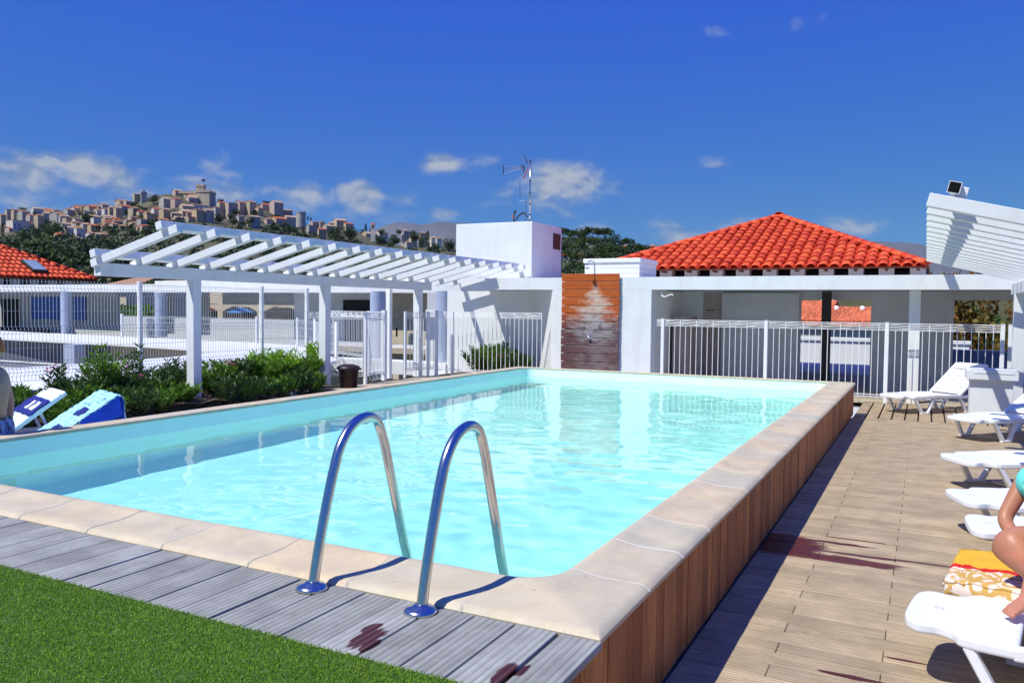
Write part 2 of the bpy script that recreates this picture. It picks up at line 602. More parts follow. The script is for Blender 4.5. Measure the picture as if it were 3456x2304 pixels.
def thing(name, label, cat, loc=(0, 0, 0), rz=0, group=None):
    o = bpy.data.objects.new(name, None)
    o.empty_display_size = .2
    COL.objects.link(o)
    o.location = loc
    o.rotation_euler = (0, 0, rz)
    return tag(o, label, cat, group)


def copy_tree(o, parent=None):
    c = o.copy()
    COL.objects.link(c)
    if parent is not None:
        c.parent = parent
    for ch in list(o.children):
        copy_tree(ch, c)
    return c


def struct(o):
    return tag(o, kind='structure')


def leaf_mesh(name, P, D, L, Wd, m, rng=RNG, fold=.25):
    """one folded diamond per leaf: base P, direction D, length L, width Wd (arrays)"""
    n = len(P)
    D = D / np.linalg.norm(D, axis=1, keepdims=True)
    r = rng.normal(size=(n, 3))
    S = np.cross(D, r)
    S /= np.linalg.norm(S, axis=1, keepdims=True) + 1e-9
    N = np.cross(S, D)
    L = np.broadcast_to(np.asarray(L, float), (n,))[:, None]
    Wd = np.broadcast_to(np.asarray(Wd, float), (n,))[:, None]
    mid = P + D * L * .45
    V = np.stack([P, mid + S * Wd * .5 - N * Wd * fold, P + D * L - N * L * .12, mid - S * Wd * .5 - N * Wd * fold], 1).reshape(-1, 3)
    me = bpy.data.meshes.new(name)
    me.vertices.add(4 * n)
    me.vertices.foreach_set('co', V.astype(np.float32).ravel())
    me.loops.add(4 * n)
    me.loops.foreach_set('vertex_index', np.arange(4 * n, dtype=np.int32))
    me.polygons.add(n)
    me.polygons.foreach_set('loop_start', np.arange(0, 4 * n, 4, dtype=np.int32))
    me.polygons.foreach_set('loop_total', np.full(n, 4, dtype=np.int32))
    me.materials.append(m)
    me.update()
    me.validate()
    return me


# ================================================================== THE SETTING
DECK = -.51
FAC = 12.95
PL, PW = 11.08, 5.88

gb = MB()
gb.add([(-40000, -3000, -9), (40000, -3000, -9), (40000, 45000, -9), (-40000, 45000, -9)], [(0, 1, 2, 3)])
struct(gb.build('ground', ground_m))
slab = MB()
for (x0, x1, y0, y1) in ((-.32, 3.9, -6, 26), (-9.88, -PW + .32, -6, 26), (-PW + .3201, -.3201, -6, .32), (-PW + .3201, -.3201, PL - .32, 26)):
    slab.box(x0, x1, y0, y1, -8.9, -.62)
struct(slab.build('roof_terrace', shade_wall))
# left pool-side paving and planting bed
pv = MB()
pv.box(-8.50, -5.9, -6, 8.6, -.80, -.64)
pv.box(-8.95, -5.9, 8.6, 13.6, -.70, -.45)
struct(pv.build('paving', conc))
sb = MB()
rows = []
for i in range(9):
    x = -9.86 + i * .165
    rows.append([(x, -2 + j * .25, -.36 + .05 * math.sin(i * 1.9 + j * .8) * math.sin(j * 1.3)) for j in range(46)])
sb.grid(rows)
struct(sb.build('planting_bed', soil_m, smooth=True))
struct(MB().box(-8.56, -8.50, -2, 9.3, -.6, -.435).build('bed_edging', conc))


# ------------------------------------------------------------------ deck on the right, board by board
wd = thing('timber_deck', 'weathered brown timber deck beside the pool under the sun loungers', 'deck', (0, 0, DECK))
MB().box(-.0, 3.8, -4.5, 13.6, -.10, -.032).build('joists', dark_gap, wd)
PITCH_D = .1385
plank_cache = {}


def deck_plank(x0, x1, y, parent, mb=None):
    w = PITCH_D - .006
    dz = random.uniform(-.0015, .0015)
    if mb is not None:
        mb.box(x0 + .0015, x1 - .0015, y - w / 2, y + w / 2, -.03, dz)
        return
    MB().box(x0 + .0015, x1 - .0015, y - w / 2, y + w / 2, -.03, dz).build('plank', deck_m, parent, bevel=.003, seg=1)


far_field = MB()
j = 0
y = -3.4
while y < 10.82:
    off = .365 if j % 2 else .82
    cuts = [-.01, off, off + 1.37, 3.8]
    near = 0.0 < y < 6.2
    for a, b in zip(cuts[:-1], cuts[1:]):
        deck_plank(a, b, y, wd, None if near else far_field)
    j += 1
    y += PITCH_D
tag(far_field.build('plank_field', deck_m, wd), kind='stuff')
x = .0
while x < 3.6:
    MB().box(x, x + .158, 10.84, 13.5, -.03, random.uniform(-.001, .001)).build('plank', deck_y, wd, bevel=.003, seg=1)
    x += .18

# ------------------------------------------------------------------ pool shell
pool = thing('swimming_pool', 'raised rectangular pool full of pale turquoise water with stone rim', 'swimming pool', (0, 0, 0))
IN = .345   # coping width
HX0, HX1, HY0, HY1 = -PW + IN - .008, -IN + .008, IN - .008, PL - IN + .008


def round_rect(x0, x1, y0, y1, r, n=6):
    pts = []
    for (cx, cy, a0) in ((x1 - r, y1 - r, 0), (x0 + r, y1 - r, 90), (x0 + r, y0 + r, 180), (x1 - r, y0 + r, 270)):
        for k in range(n + 1):
            a = R(a0 + 90 * k / n)
            pts.append((cx + r * math.cos(a), cy + r * math.sin(a)))
    return pts


WATER_Z = -.145
FLOOR = -1.35
ring = round_rect(HX0, HX1, HY0, HY1, .22)
inner = MB()
inner.grid([[(a, b, z) for a, b in ring] for z in (-.012, -.3, -.8, FLOOR + .08)] +
           [[(a * .985 + (1 - .985) * (-2.94), b * .99 + .01 * 5.54, FLOOR) for a, b in ring]], close=True)
inner.f.append(tuple(range(len(inner.v) - len(ring), len(inner.v))))
inner.f = [f[::-1] for f in inner.f]
lin = inner.build('liner', liner_m, pool, smooth=False, recalc=False)
# near timber platform side and pool body
body = MB()
outer = [(-.04, .02), (-.04, PL - .03), (-PW + .03, PL - .03), (-PW + .03, .02)]
big = ring[::-1]
for (x0, x1, y0, y1) in ((-.30, -.045, .02, PL - .03), (-PW + .04, -PW + .30, .02, PL - .03),
                         (-PW + .305, -.305, .02, .30), (-PW + .305, -.305, PL - .30, PL - .03)):
    body.box(x0, x1, y0, y1, -.7, -.045)
body.build('pool_wall', shade_wall, pool)

# coping stones: S-shaped section, outer edge rounded, lip raised along the water
PROF = [(0.0, -.042), (-.004, -.020), (.01, -.006), (.035, .0), (.10, .0), (.19, .001), (.25, .007), (.295, .016),
        (.322, .020), (.338, .016), (.345, .004), (.340, -.010), (.30, -.014)]


def coping_piece(o_pts, i_pts):
    """o_pts / i_pts: matched points along outer and inner edge"""
    rows = []
    for (ox, oy), (ix, iy) in zip(o_pts, i_pts):
        d = Vector((ix - ox, iy - oy))
        row = [(ox + d.x * t / IN, oy + d.y * t / IN, z) for t, z in PROF]
        rows.append(row)
    m = MB().grid(rows, close=True)
    n = len(PROF)
    m.f.append(tuple(range(n)))
    m.f.append(tuple(range(len(m.v) - n, len(m.v))))
    o = m.build('coping_stone', coping_m, pool)
    sm = o.data
    sm.polygons.foreach_set('use_smooth', [len(p.vertices) == 4 for p in sm.polygons])
    o.data.set_sharp_from_angle(angle=R(50))
    o.data.update()
    return o


grout = MB()


grout_l = MB()


def coping_run(p0, p1, inward, n, gm=None):
    gm = gm or grout
    p0, p1, inward = Vector(p0), Vector(p1), Vector(inward)
    d = (p1 - p0) / n
    g = d.normalized() * .0035
    for i in range(n):
        jit = random.uniform(-.002, .002)
        a, b = p0 + d * i + g, p0 + d * (i + 1) - g
        o = [a + (b - a) * t for t in (0, .5, 1)]
        st = coping_piece([tuple(q) for q in o], [tuple(q + inward * IN) for q in o])
        st.location.z = jit
    for i in range(n + 1):
        a = p0 + d * i
        for (t0, z0), (t1, z1) in zip(PROF[1:10], PROF[2:11]):
            q0, q1 = a + inward * t0, a + inward * t1
            gm.bar((q0.x, q0.y, z0 - .0052), (q1.x, q1.y, z1 - .0052), .012, .010)


def coping_corner(cx, cy, sx, sy, s=.545):
    """sx, sy: direction towards pool inside; rounded inside corner"""
    r = .20
    o, i = [], []
    ic = (cx + sx * (IN + r), cy + sy * (IN + r))
    o.append((cx + sx * s, cy))
    i.append((cx + sx * s, cy + sy * IN))
    o.append((cx + sx * (IN * .55), cy))
    i.append((ic[0], cy + sy * IN))
    n = 8
    for k in range(n + 1):
        a = R(90 * k / n)
        i.append((ic[0] - sx * r * math.sin(a), ic[1] - sy * r * math.cos(a)))
        t = k / n
        if t <= .5:
            o.append((cx + sx * IN * .5 * (1 - 2 * t), cy))
        else:
            o.append((cx, cy + sy * IN * .5 * (2 * t - 1)))
    o.append((cx, cy + sy * IN * .55))
    i.append((cx + sx * IN, ic[1]))
    o.append((cx, cy + sy * s))
    i.append((cx + sx * IN, cy + sy * s))
    coping_piece(o, i)


S = .545
coping_corner(0, 0, -1, 1)
coping_corner(0, PL, -1, -1)
coping_corner(-PW, PL, 1, -1)
coping_corner(-PW, 0, 1, 1)
coping_run((0, S), (0, PL - S), (-1, 0), 20, grout_l)
coping_run((-PW, S), (-PW, PL - S), (1, 0), 20)
coping_run((-S, 0), (-PW + S, 0), (0, 1), 9)
coping_run((-S, PL), (-PW + S, PL), (0, -1), 9)
tag(grout.build('grout_joints', grout_m, pool), kind='stuff')
tag(grout_l.build('grout_joints', mat('grout_pale', (.72, .69, .63), .8, .06, 12), pool), kind='stuff')

# red timber cladding on the right wall and round the near platform
yy = -2.6
while yy < PL - .02:
    w = random.choice([.088, .094, .105])
    w = min(w, PL - .02 - yy)
    if w > .03:
        top = -.045 if yy > -.02 else -.062
        pr = random.uniform(0, .004)
        MB().box(-.04, -.018 + pr, yy + .002, yy + w - .002, DECK + .004, top).build('cladding_slat', slat_m, pool, bevel=.002, seg=1)
    yy += w
MB().box(-.30, -.043, -2.6, .015, DECK, -.064).build('platform_side', dark_gap, pool)

# water
water_m = bpy.data.materials.new('water')
water_m.use_nodes = True
t = water_m.node_tree
for n in list(t.nodes):
    t.nodes.remove(n)
B = NB(t)
WATER_MODE = 'REFRACT'
gl = B.n('ShaderNodeBsdfPrincipled')
gl.inputs['Base Color'].default_value = (.54, 1.0, .945, 1)
gl.inputs['Roughness'].default_value = 0.0
gl.inputs['IOR'].default_value = 1.33
gl.inputs['Transmission Weight'].default_value = 1.0
out = B.n('ShaderNodeOutputMaterial')
t.links.new(gl.outputs[0], out.inputs['Surface'])
nx, ny = 120, 240
wv = MB()
xs = np.linspace(HX0 + .002, HX1 - .002, nx)
ys = np.linspace(HY0 + .002, HY1 - .002, ny)
wr = random.Random(5)
waves = []
for k in range(34):
    lam = wr.choice([.16, .22, .3, .42, .6, .9]) * wr.uniform(.8, 1.25)
    th = wr.gauss(math.pi * .5, .75)
    amp = .00046 * (lam / .5) ** 1.15
    waves.append((2 * math.pi / lam * math.cos(th), 2 * math.pi / lam * math.sin(th), wr.uniform(0, 6.28), amp))
XX, YY = np.meshgrid(xs, ys)
ZZ = np.zeros_like(XX)
for kx, ky, ph, am in waves:
    ZZ += am * np.sin(kx * XX + ky * YY + ph)
calm = np.clip((XX - HX0 - .3) / 2.2, .25, 1)
ZZ = WATER_Z + ZZ * calm
wv.grid([[(XX[i, j], YY[i, j], ZZ[i, j]) for j in range(nx)] for i in range(ny)])
wat = wv.build('pool_water', water_m, None, smooth=True, recalc=False)
struct(wat)
wat.cycles.is_caustics_caster = True
lin.cycles.is_caustics_receiver = True
sun_d.cycles.is_caustics_light = True

# ------------------------------------------------------------------ near platform: planks, turf
pf = thing('timber_step', 'strip of grey weathered boards between turf and near pool rim', 'decking', (0, 0, -.022))
xk = 0.012
PB = .1653
MB().box(-9.0, -.02, -2.6, -.01, -.30, -.034).build('joists', dark_gap, pf)
k = 0
while xk > -8.6:
    gap = random.choice([.003, .004, .005, .012])
    MB().box(xk - PB + gap, xk, -.508, -.003, -.03, random.uniform(-.002, .001)).build('plank', near_plank, pf, bevel=.006, seg=2)
    xk -= PB
    k += 1

TZ = -.020
tb = MB()
tb.box(-8.8, -.10, -2.6, -.502, TZ - .02, TZ + .002)
struct(tb.build('turf_mat', turf_base))
nb = 230000
P = np.empty((nb, 3))
u = RNG.random(nb)
P[:, 0] = -.10 - (u ** 1.25) * 4.3
P[:, 1] = -.497 - RNG.random(nb) * 1.55
P[:, 2] = TZ + .001
# only the patch the picture can see, denser close to it
keep = P[:, 1] > -.62 - .42 * (np.abs(P[:, 0]) + .1) - .5
P = P[keep]
D = RNG.normal(size=P.shape) * .55
D[:, 2] = 1
turf_me = leaf_mesh('turf', P, D, RNG.uniform(.007, .014, len(P)), RNG.uniform(.0022, .0038, len(P)), turf_m)
turf = link('turf', turf_me)
tag(turf, kind='stuff')

# ------------------------------------------------------------------ handrails
def smooth_path(pts, n=10):
    pts = [Vector(p) for p in pts]
    out = []
    for i in range(len(pts) - 1):
        p0, p1, p2, p3 = pts[max(i - 1, 0)], pts[i], pts[i + 1], pts[min(i + 2, len(pts) - 1)]
        for k in range(n):
            s = k / n
            out.append(.5 * ((2 * p1) + (p2 - p0) * s + (2 * p0 - 5 * p1 + 4 * p2 - p3) * s * s + (3 * p1 - p0 - 3 * p2 + p3) * s ** 3))
    out.append(pts[-1])
    return out


RAIL = [(-.075, -.03), (-.035, .14), (.012, .30), (.055, .43), (.10, .527), (.175, .598), (.27, .622), (.345, .592), (.395, .505),
        (.44, .37), (.495, .20), (.545, .04), (.60, -.12), (.64, -.30), (.64, -.9)]
lad = thing('pool_ladder', 'pair of curved stainless steel handrails at the near pool edge', 'handrail', (0, 0, 0))
for lx in (-1.185, -.672):
    pth = smooth_path([(lx, a, b) for a, b in RAIL], 8)
    MB().tube(pth, .0215, 20).build('rail', steel, lad, smooth=True)
    fl = MB().lathe([(.0, .026), (.024, .026), (.03, .02), (.052, .014), (.062, .006), (.064, -.004), (.0, -.004)], 36, (lx, -.078, -.018))
    fl.build('flange', steel, lad, smooth=True)
for zt in (-.45, -.72):
    MB().box(-1.185, -.672, .58, .68, zt, zt + .025).build('tread', steel, lad, bevel=.004)


# ================================================================== FACADE, PAVILION, PERGOLAS
LT, LB = 1.735, 1.485      # lintel top and bottom
fac = thing('pool_house', 'long white flat-roofed pool house with deep open bays at the far pool end', 'building', (0, 0, 0))
w = MB()
w.box(-6.02, -3.885, FAC, FAC + .30, DECK, LB)           # shower pillar
w.build('pillar', white, fac)
MB().box(-8.25, 4.2, FAC - .002, FAC + .30, LB, LT).build('lintel', white, fac)
# angled wall and back wall of the left bay
MB().prism([(-6.021, FAC + .004), (-6.021, FAC + .25), (-6.9, 14.45), (-7.02, 14.25)], DECK, LB - .001).build('angled_wall', white, fac)
MB().box(-9.4, -7.0, 14.25, 14.45, DECK, LB - .002).build('back_wall', white, fac)
MB().box(-8.25, 4.2, FAC + .301, 16.6, LB + .03, LT - .004).build('roof_slab', white, fac)
# left lintel beyond the bay and its low return
MB().box(-11.8, -8.3, 14.9, 15.1, LB + .01, LT).build('lintel', white, fac)
# right bay: inner walls
MB().box(-3.90, -3.885, FAC + .302, 15.6, DECK, LB).build('side_wall', white, fac)
MB().box(-3.884, -1.40, 15.3, 15.5, DECK, LB + .02).build('rear_wall', white, fac)
MB().box(-3.42, -3.01, 15.26, 15.298, DECK, LB - .02).build('door', door_m, fac, bevel=.004)
MB().box(-3.36, -3.16, 15.245, 15.258, 1.08, 1.10).build('door_plate', dark_open, fac)
MB().box(-3.80, -3.45, 14.2, 14.9, DECK, .95).build('cabinet', door_m, fac, bevel=.006)
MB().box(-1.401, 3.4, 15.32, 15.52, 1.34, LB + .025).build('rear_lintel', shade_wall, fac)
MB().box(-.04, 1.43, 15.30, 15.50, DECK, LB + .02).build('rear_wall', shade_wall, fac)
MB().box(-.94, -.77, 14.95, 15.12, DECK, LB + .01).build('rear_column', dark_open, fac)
MB().box(.68, .86, 13.34, 13.52, DECK, LB).build('slim_pillar', white, fac, bevel=.004)
MB().box(-3.86, 3.5, FAC + .31, 20, DECK - .03, DECK + .001).build('bay_floor', conc, fac)
cl = MB()
cl.tube(smooth_path([(-3.70, 13.02, 1.44), (-3.68, 13.0, 1.36), (-3.60, 12.97, 1.35), (-3.5, 12.96, 1.39), (-3.45, 12.97, 1.37)], 5), .012, 6)
cl.build('wall_bracket', white_trim, fac, smooth=True)

# dark wall of inner bay seen behind the fence
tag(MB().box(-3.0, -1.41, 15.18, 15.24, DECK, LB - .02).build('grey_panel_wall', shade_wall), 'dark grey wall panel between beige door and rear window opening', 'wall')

# blue-shaded parapet behind the bay
par = thing('terrace_parapet', 'white capped parapet in blue shade behind the open bay', 'wall')
MB().box(-5.0, 2.2, 27.0, 27.3, -2, .08).build('wall', white, par)
MB().box(-5.05, 2.25, 26.95, 27.35, .081, .19).build('cap', white, par, bevel=.01)
rp = thing('curved_parapet', 'curved white parapet in shade seen through the far right opening', 'wall')
pp = [(1.0, 17.4), (2.0, 17.3), (2.9, 17.0), (3.5, 16.4), (3.8, 15.6)]
pa = [Vector((a, b, 0)) for a, b in pp]
pa = smooth_path(pa, 6)
rws = []
for q in pa:
    rws.append([(q.x, q.y, DECK - 1), (q.x, q.y, .30), (q.x, q.y + .2, .30), (q.x, q.y + .2, DECK - 1)])
MB().grid(rws, close=True).build('wall', mat('parapet_blue_shade', (.20, .28, .50), .7, .06, 3), rp)  # blue shade of the white parapet painted as its colour

# white box with louvre
wb = thing('stair_head', 'plain white box on the pool house roof carrying the aerial', 'roof structure')
MB().box(-9.47, -7.38, 14.75, 16.49, LT - .05, 3.14).build('wall', white, wb, bevel=.012)
lv = MB().box(-7.382, -7.365, 15.96, 16.38, 2.57, 2.96)
lv = lv.build('louvre', dark_open, wb)
for k in range(9):
    MB().box(-7.368, -7.352, 15.975, 16.365, 2.59 + k * .041, 2.612 + k * .041).build('blade', red_trim, lv)

# aerial
ae = thing('television_aerial', 'tall metal aerial mast with fishbone antenna on the white box', 'aerial', (-7.51, 14.88, 3.13))
ae.scale = (1.103, 1.103, 1.103)
mast = [(0, 0, 0), (.0, 0, 1.32)]
MB().tube(mast, .014, 10).build('mast', steel, ae, smooth=True)
for zz in (.02, .15, .38, .62, .88, 1.29):
    MB().tube([(0, 0, zz), (0, 0, zz + .025)], .021, 10).build('clamp', brass_blk, ae)
bo = MB()
bdir = Vector((-.97, .24, 0))
for (u0, z0, u1, z1) in ((.06, 1.20, .24, 1.20), (.24, 1.22, .76, 1.28), (.24, 1.20, .76, 1.20), (.24, 1.18, .76, 1.12)):
    bo.tube([bdir * u0 + Vector((0, 0, z0)), bdir * u1 + Vector((0, 0, z1))], .006, 6)
bo.build('boom', steel, ae)
rf = MB()
for sg in (1, -1):
    for dn in (-.012, .012):
        rf.bar(bdir * .05 + Vector((0, dn, 1.20 + sg * .02)), bdir * .19 + Vector((0, dn, 1.20 + sg * .25)), .012, .012)
    for s in np.linspace(.3, 1, 5):
        c = bdir * (.05 + .14 * s) + Vector((0, 0, 1.20 + sg * (.02 + .23 * s)))
        rf.tube([c + Vector((-.05, -.18, 0)), c + Vector((.05, .18, 0))], .004, 5)
rf.build('reflector', steel, ae)
dp = MB()
for u0, h in ((.76, .10), (.235, .05), (.18, .04)):
    arc = [bdir * (u0 + .02 * math.cos(a)) + Vector((0, 0, 1.2 + h * math.sin(a))) for a in np.linspace(-1.5, 1.5, 7)]
    dp.tube(arc, .009, 6)
dp.bar(bdir * .17 + Vector((0, 0, 1.20)), bdir * .19 + Vector((0, 0, 1.08)), .02, .02)
dp.build('dipole', brass_blk, ae)
rd = MB()
for (u0, z0, z1) in ((.30, .48, .92), (.265, .48, .92)):
    rd.tube([bdir * u0 + Vector((0, 0, z1)), bdir * (u0 - .005) + Vector((0, 0, z0 + .02)), bdir * (u0 - .03) + Vector((0, 0, z0)), bdir * .02 + Vector((0, 0, z0 - .005))], .005, 6)
for u0 in (.13, .09):
    rd.tube([bdir * u0 + Vector((0, 0, .0)), bdir * u0 + Vector((0, 0, .46))], .006, 6)
rd.build('bent_rod', steel, ae)
cb = MB()
for k, (z1, u1) in enumerate(((.22, .32), (.20, .30))):
    cb.tube(smooth_path([bdir * .06 + Vector((0, 0, .12)), bdir * .16 + Vector((0, 0, z1)), bdir * u1 + Vector((0, 0, .16)), bdir * .44 + Vector((0, 0, .03)), bdir * .46 + Vector((0, 0, -.01))], 6), .011, 7)
cb.tube(smooth_path([bdir * .46 + Vector((0, 0, .0)), bdir * .45 + Vector((0, 0, .12)), bdir * .43 + Vector((0, 0, .26)), bdir * .40 + Vector((0, 0, .27)), bdir * .405 + Vector((0, 0, .23))], 5), .013, 7)
cb.build('cable', brass_blk, ae, smooth=True)
MB().tube([bdir * .475 + Vector((0, 0, .12)), bdir * .475 + Vector((0, 0, .19))], .016, 8).build('tape', orange_m, ae)

# chimney block with board cladding
ch = thing('roof_chimney', 'low white boarded chimney block with flat cap behind the shower', 'chimney')
cx0, cx1, cy0, cy1 = -5.69, -4.45, 13.9, 15.08
MB().box(cx0 + .02, cx1 - .02, cy0 + .02, cy1 - .02, LT, 2.08).build('core', white, ch)
for k in range(3):
    z0 = LT + .002 + k * .114
    MB().box(cx0, cx1, cy0, cy1, z0, z0 + .109).build('board', white, ch, bevel=.004, seg=1)
MB().box(cx0 - .03, cx1 + .03, cy0 - .03, cy1 + .03, 2.081, 2.175).build('cap', white, ch, bevel=.012)
# shower: boards, pipe, head, tap
shw = thing('outdoor_shower', 'stained wooden shower panel with bent steel pipe on the white pillar', 'shower', (0, 0, 0))
SX0, SX1, SY = -5.79, -4.52, FAC - .065
MB().box(SX0 + .12, SX0 + .17, FAC - .045, FAC - .001, -.45, 1.76).build('batten', dark_gap, shw)
MB().box(SX1 - .17, SX1 - .12, FAC - .045, FAC - .001, -.45, 1.76).build('batten', dark_gap, shw)
bh = .1635
for k in range(14):
    z1 = 1.805 - k * bh
    MB().box(SX0 + random.uniform(0, .012), SX1 - random.uniform(0, .014), FAC - .07, FAC - .046, z1 - bh + .011, z1).build('board', shower_m, shw, bevel=.007)
pipe = smooth_path([(-5.08, FAC - .02, 1.70), (-5.08, FAC - .03, 1.98), (-5.10, FAC - .08, 2.045), (-5.13, FAC - .16, 2.055), (-5.155, FAC - .22, 2.02), (-5.16, FAC - .235, 1.95)], 6)
MB().tube(pipe, .012, 10).build('pipe', steel, shw, smooth=True)
MB().lathe([(.012, .05), (.02, .03), (.045, .0), (.04, -.008), (0, -.008)], 18, (-5.16, FAC - .235, 1.905)).build('shower_head', steel, shw, smooth=True)
MB().lathe([(.0, .06), (.028, .055), (.03, 0), (.045, -.002), (.045, -.01)], 18, (0, 0, 0), Matrix.Translation((-5.16, FAC - .075, .52)) @ Matrix.Rotation(R(90), 4, 'X')).build('tap', steel, shw, smooth=True)

# ------------------------------------------------------------------ roman tile roofs
def tile_mesh(length, r0, r1, th=.014):
    """half-barrel tile along +y (up the slope); wide at the lower end"""
    m = MB()
    rows = []
    n = 8
    for (yy, r) in ((0, r0), (length, r1)):
        ou = [(r * math.cos(a), yy, r * .82 * math.sin(a)) for a in np.linspace(0, math.pi, n)]
        inn = [((r - th) * math.cos(a), yy, (r - th) * .82 * math.sin(a)) for a in np.linspace(math.pi, 0, n)]
        rows.append(ou + inn)
    m.grid(rows, close=True)
    k = 2 * n
    m.f.append(tuple(range(k)))
    m.f.append(tuple(range(2 * k - 1, k - 1, -1)))
    me = m.mesh('tile', tile_m, True)
    return me


def hip_roof(root, x0, x1, y0, y1, zE, apex, pitch, course, front_only=True, overhang=.0, limit=300):
    ax, ay, azz = apex
    sheet = MB().add([(x0, y0, zE), (x1, y0, zE), (x1, y1, zE), (x0, y1, zE), (ax, ay, azz)],
                     [(0, 1, 4), (1, 2, 4), (2, 3, 4), (3, 0, 4), (3, 2, 1, 0)])
    sheet.build('roof_base', tile_m, root, recalc=True)
    tm = tile_mesh(course * 1.16, pitch * .47, pitch * .40)
    slope = math.atan2(azz - zE, ay - y0)
    Ls = math.hypot(azz - zE, ay - y0)
    n = int((x1 - x0) / pitch)
    p = (x1 - x0) / n
    cnt = 0
    for i in range(n):
        xx = x0 + (i + .5) * p
        # how far up the front slope this column runs before the hip
        t = (xx - x0) / (ax - x0) if xx < ax else (x1 - xx) / (x1 - ax)
        run = Ls * t
        rr = 0
        s = -.06
        while s < run - .02:
            o = link('tile', tm, root)
            o.location = (xx + random.uniform(-.006, .006), y0 + s * math.cos(slope), zE + s * math.sin(slope) + .01 + random.uniform(-.004, .004))
            o.rotation_euler = (slope - .035, random.uniform(-.03, .03), random.uniform(-.02, .02))
            if s + course * 1.16 > run + .05:
                o.scale = (1, max(.3, (run + .03 - s) / (course * 1.16)), 1)
            s += course * random.uniform(.98, 1.02)
            cnt += 1
    # hips
    hm = tile_mesh(course * 1.3, pitch * .50, pitch * .42)
    for (cx, cy) in ((x0, y0), (x1, y0)):
        a, b = Vector((cx, cy, zE)), Vector((ax, ay, azz))
        d = (b - a)
        L = d.length
        d.normalize()
        s = 0
        q = d.to_track_quat('Y', 'Z')
        while s < L:
            o = link('ridge_tile', hm, root)
            o.rotation_mode = 'QUATERNION'
            o.rotation_quaternion = q
            o.location = a + d * s + Vector((0, 0, .035))
            s += course * 1.08
    o = link('ridge_tile', hm, root)
    o.location = (ax, ay - course * .5, azz + .05)
    # side slopes as one field
    side = MB()
    for (xe, sgn) in ((x0, 1), (x1, -1)):
        Ld = math.hypot(azz - zE, ax - xe)
        sl = math.atan2(azz - zE, abs(ax - xe))
        k = int((y1 - y0) / pitch)
        for i in range(k):
            yv = y0 + (i + .5) * (y1 - y0) / k
            t = (yv - y0) / (ay - y0) if yv < ay else (y1 - yv) / (y1 - ay)
            a = Vector((xe, yv, zE + .03))
            b = Vector((xe + (ax - xe) * t, yv, zE + (azz - zE) * t + .03))
            if (b - a).length > .1:
                side.tube([a, b], pitch * .40, 6)
    tag(side.build('tile_field', tile_m, root, smooth=True), kind='stuff')


rb = thing('tiled_pavilion', 'orange clay tile roof pavilion on white piers behind the pool house', 'building')
RX0, RX1, RY0, RZ = -6.33, .94, 16.0, 2.04
hip_roof(rb, RX0, RX1, RY0, RY0 + 8.9, RZ, (-2.69, 20.53, 3.63), .234, .33)
MB().box(RX0 + .02, RX1 + .04, RY0 + .02, RY0 + .10, RZ - .035, RZ - .006).build('eave_board', red_trim, rb)
MB().box(RX1 - .05, RX1 + .05, RY0 + .11, RY0 + 8.8, RZ - .035, RZ - .008).build('eave_board', red_trim, rb)
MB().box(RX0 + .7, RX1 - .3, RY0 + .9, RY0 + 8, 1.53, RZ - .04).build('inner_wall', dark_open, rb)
px = RX0 + .35
while px < RX1 - .3:
    MB().box(px, px + .30, RY0 + .45, RY0 + .75, 1.525, RZ - .012).build('pier', white, rb, bevel=.005)
    bk = MB().box(px + .13, px + .18, RY0 + .12, RY0 + .45, RZ - .075, RZ - .036)
    bk.build('bracket', red_trim, rb)
    px += .60
MB().box(RX0 + .3, -3.6, RY0 + .3, RY0 + 8, -9, 1.2).build('wall', white, rb)
MB().box(RX0 + .3, RX1 - .2, RY0 + .3, RY0 + 8, 1.46, 1.52).build('ceiling', white, rb)

# ------------------------------------------------------------------ pergolas
def pergola(root, xb, zb, x_lo, x_hi, z_lo, z_hi, y0, y1, pitch, posts, side, purlins, deckz, beam=True):
    """rafters climb from x_lo to x_hi (over the pool)"""
    k = 0
    y = y0
    while y < y1:
        a, b = Vector((x_lo, y, z_lo)), Vector((x_hi, y, z_hi))
        MB().bar(a, b, .085, .105).build('rafter', white, root, bevel=.004, seg=1)
        y += pitch
    s = (z_hi - z_lo) / (x_hi - x_lo)
    for xp in purlins:
        zz = z_lo + s * (xp - x_lo) + .0525 / math.cos(math.atan(s)) - .012
        ang = math.atan(s)
        Mx = Matrix.Translation((xp, 0, zz + .052)) @ Matrix.Rotation(-ang, 4, 'Y')
        MB().box(-.055, .055, y0 - .12, y1 + .05, -.05, .052, Mx).build('purlin', white, root, bevel=.004, seg=1)
    for yp in posts:
        MB().box(xb - side * .155 if side > 0 else xb, xb if side > 0 else xb + .155, yp, yp + .155, deckz, zb + .002).build('post', white, root, bevel=.005)


lp = thing('white_pergola', 'white timber pergola with sloping rafters on square posts left of pool', 'pergola')
pergola(lp, -9.0, 1.468, -9.15, -7.48, 1.632, 2.055, 4.695, 14.6, .617, (6.25, 9.30, 12.42), 1, (-7.72, -9.0), -.45)
MB().box(-9.145, -9.0, 4.70, 12.93, 1.47, 1.645).build('beam', white, lp, bevel=.004)
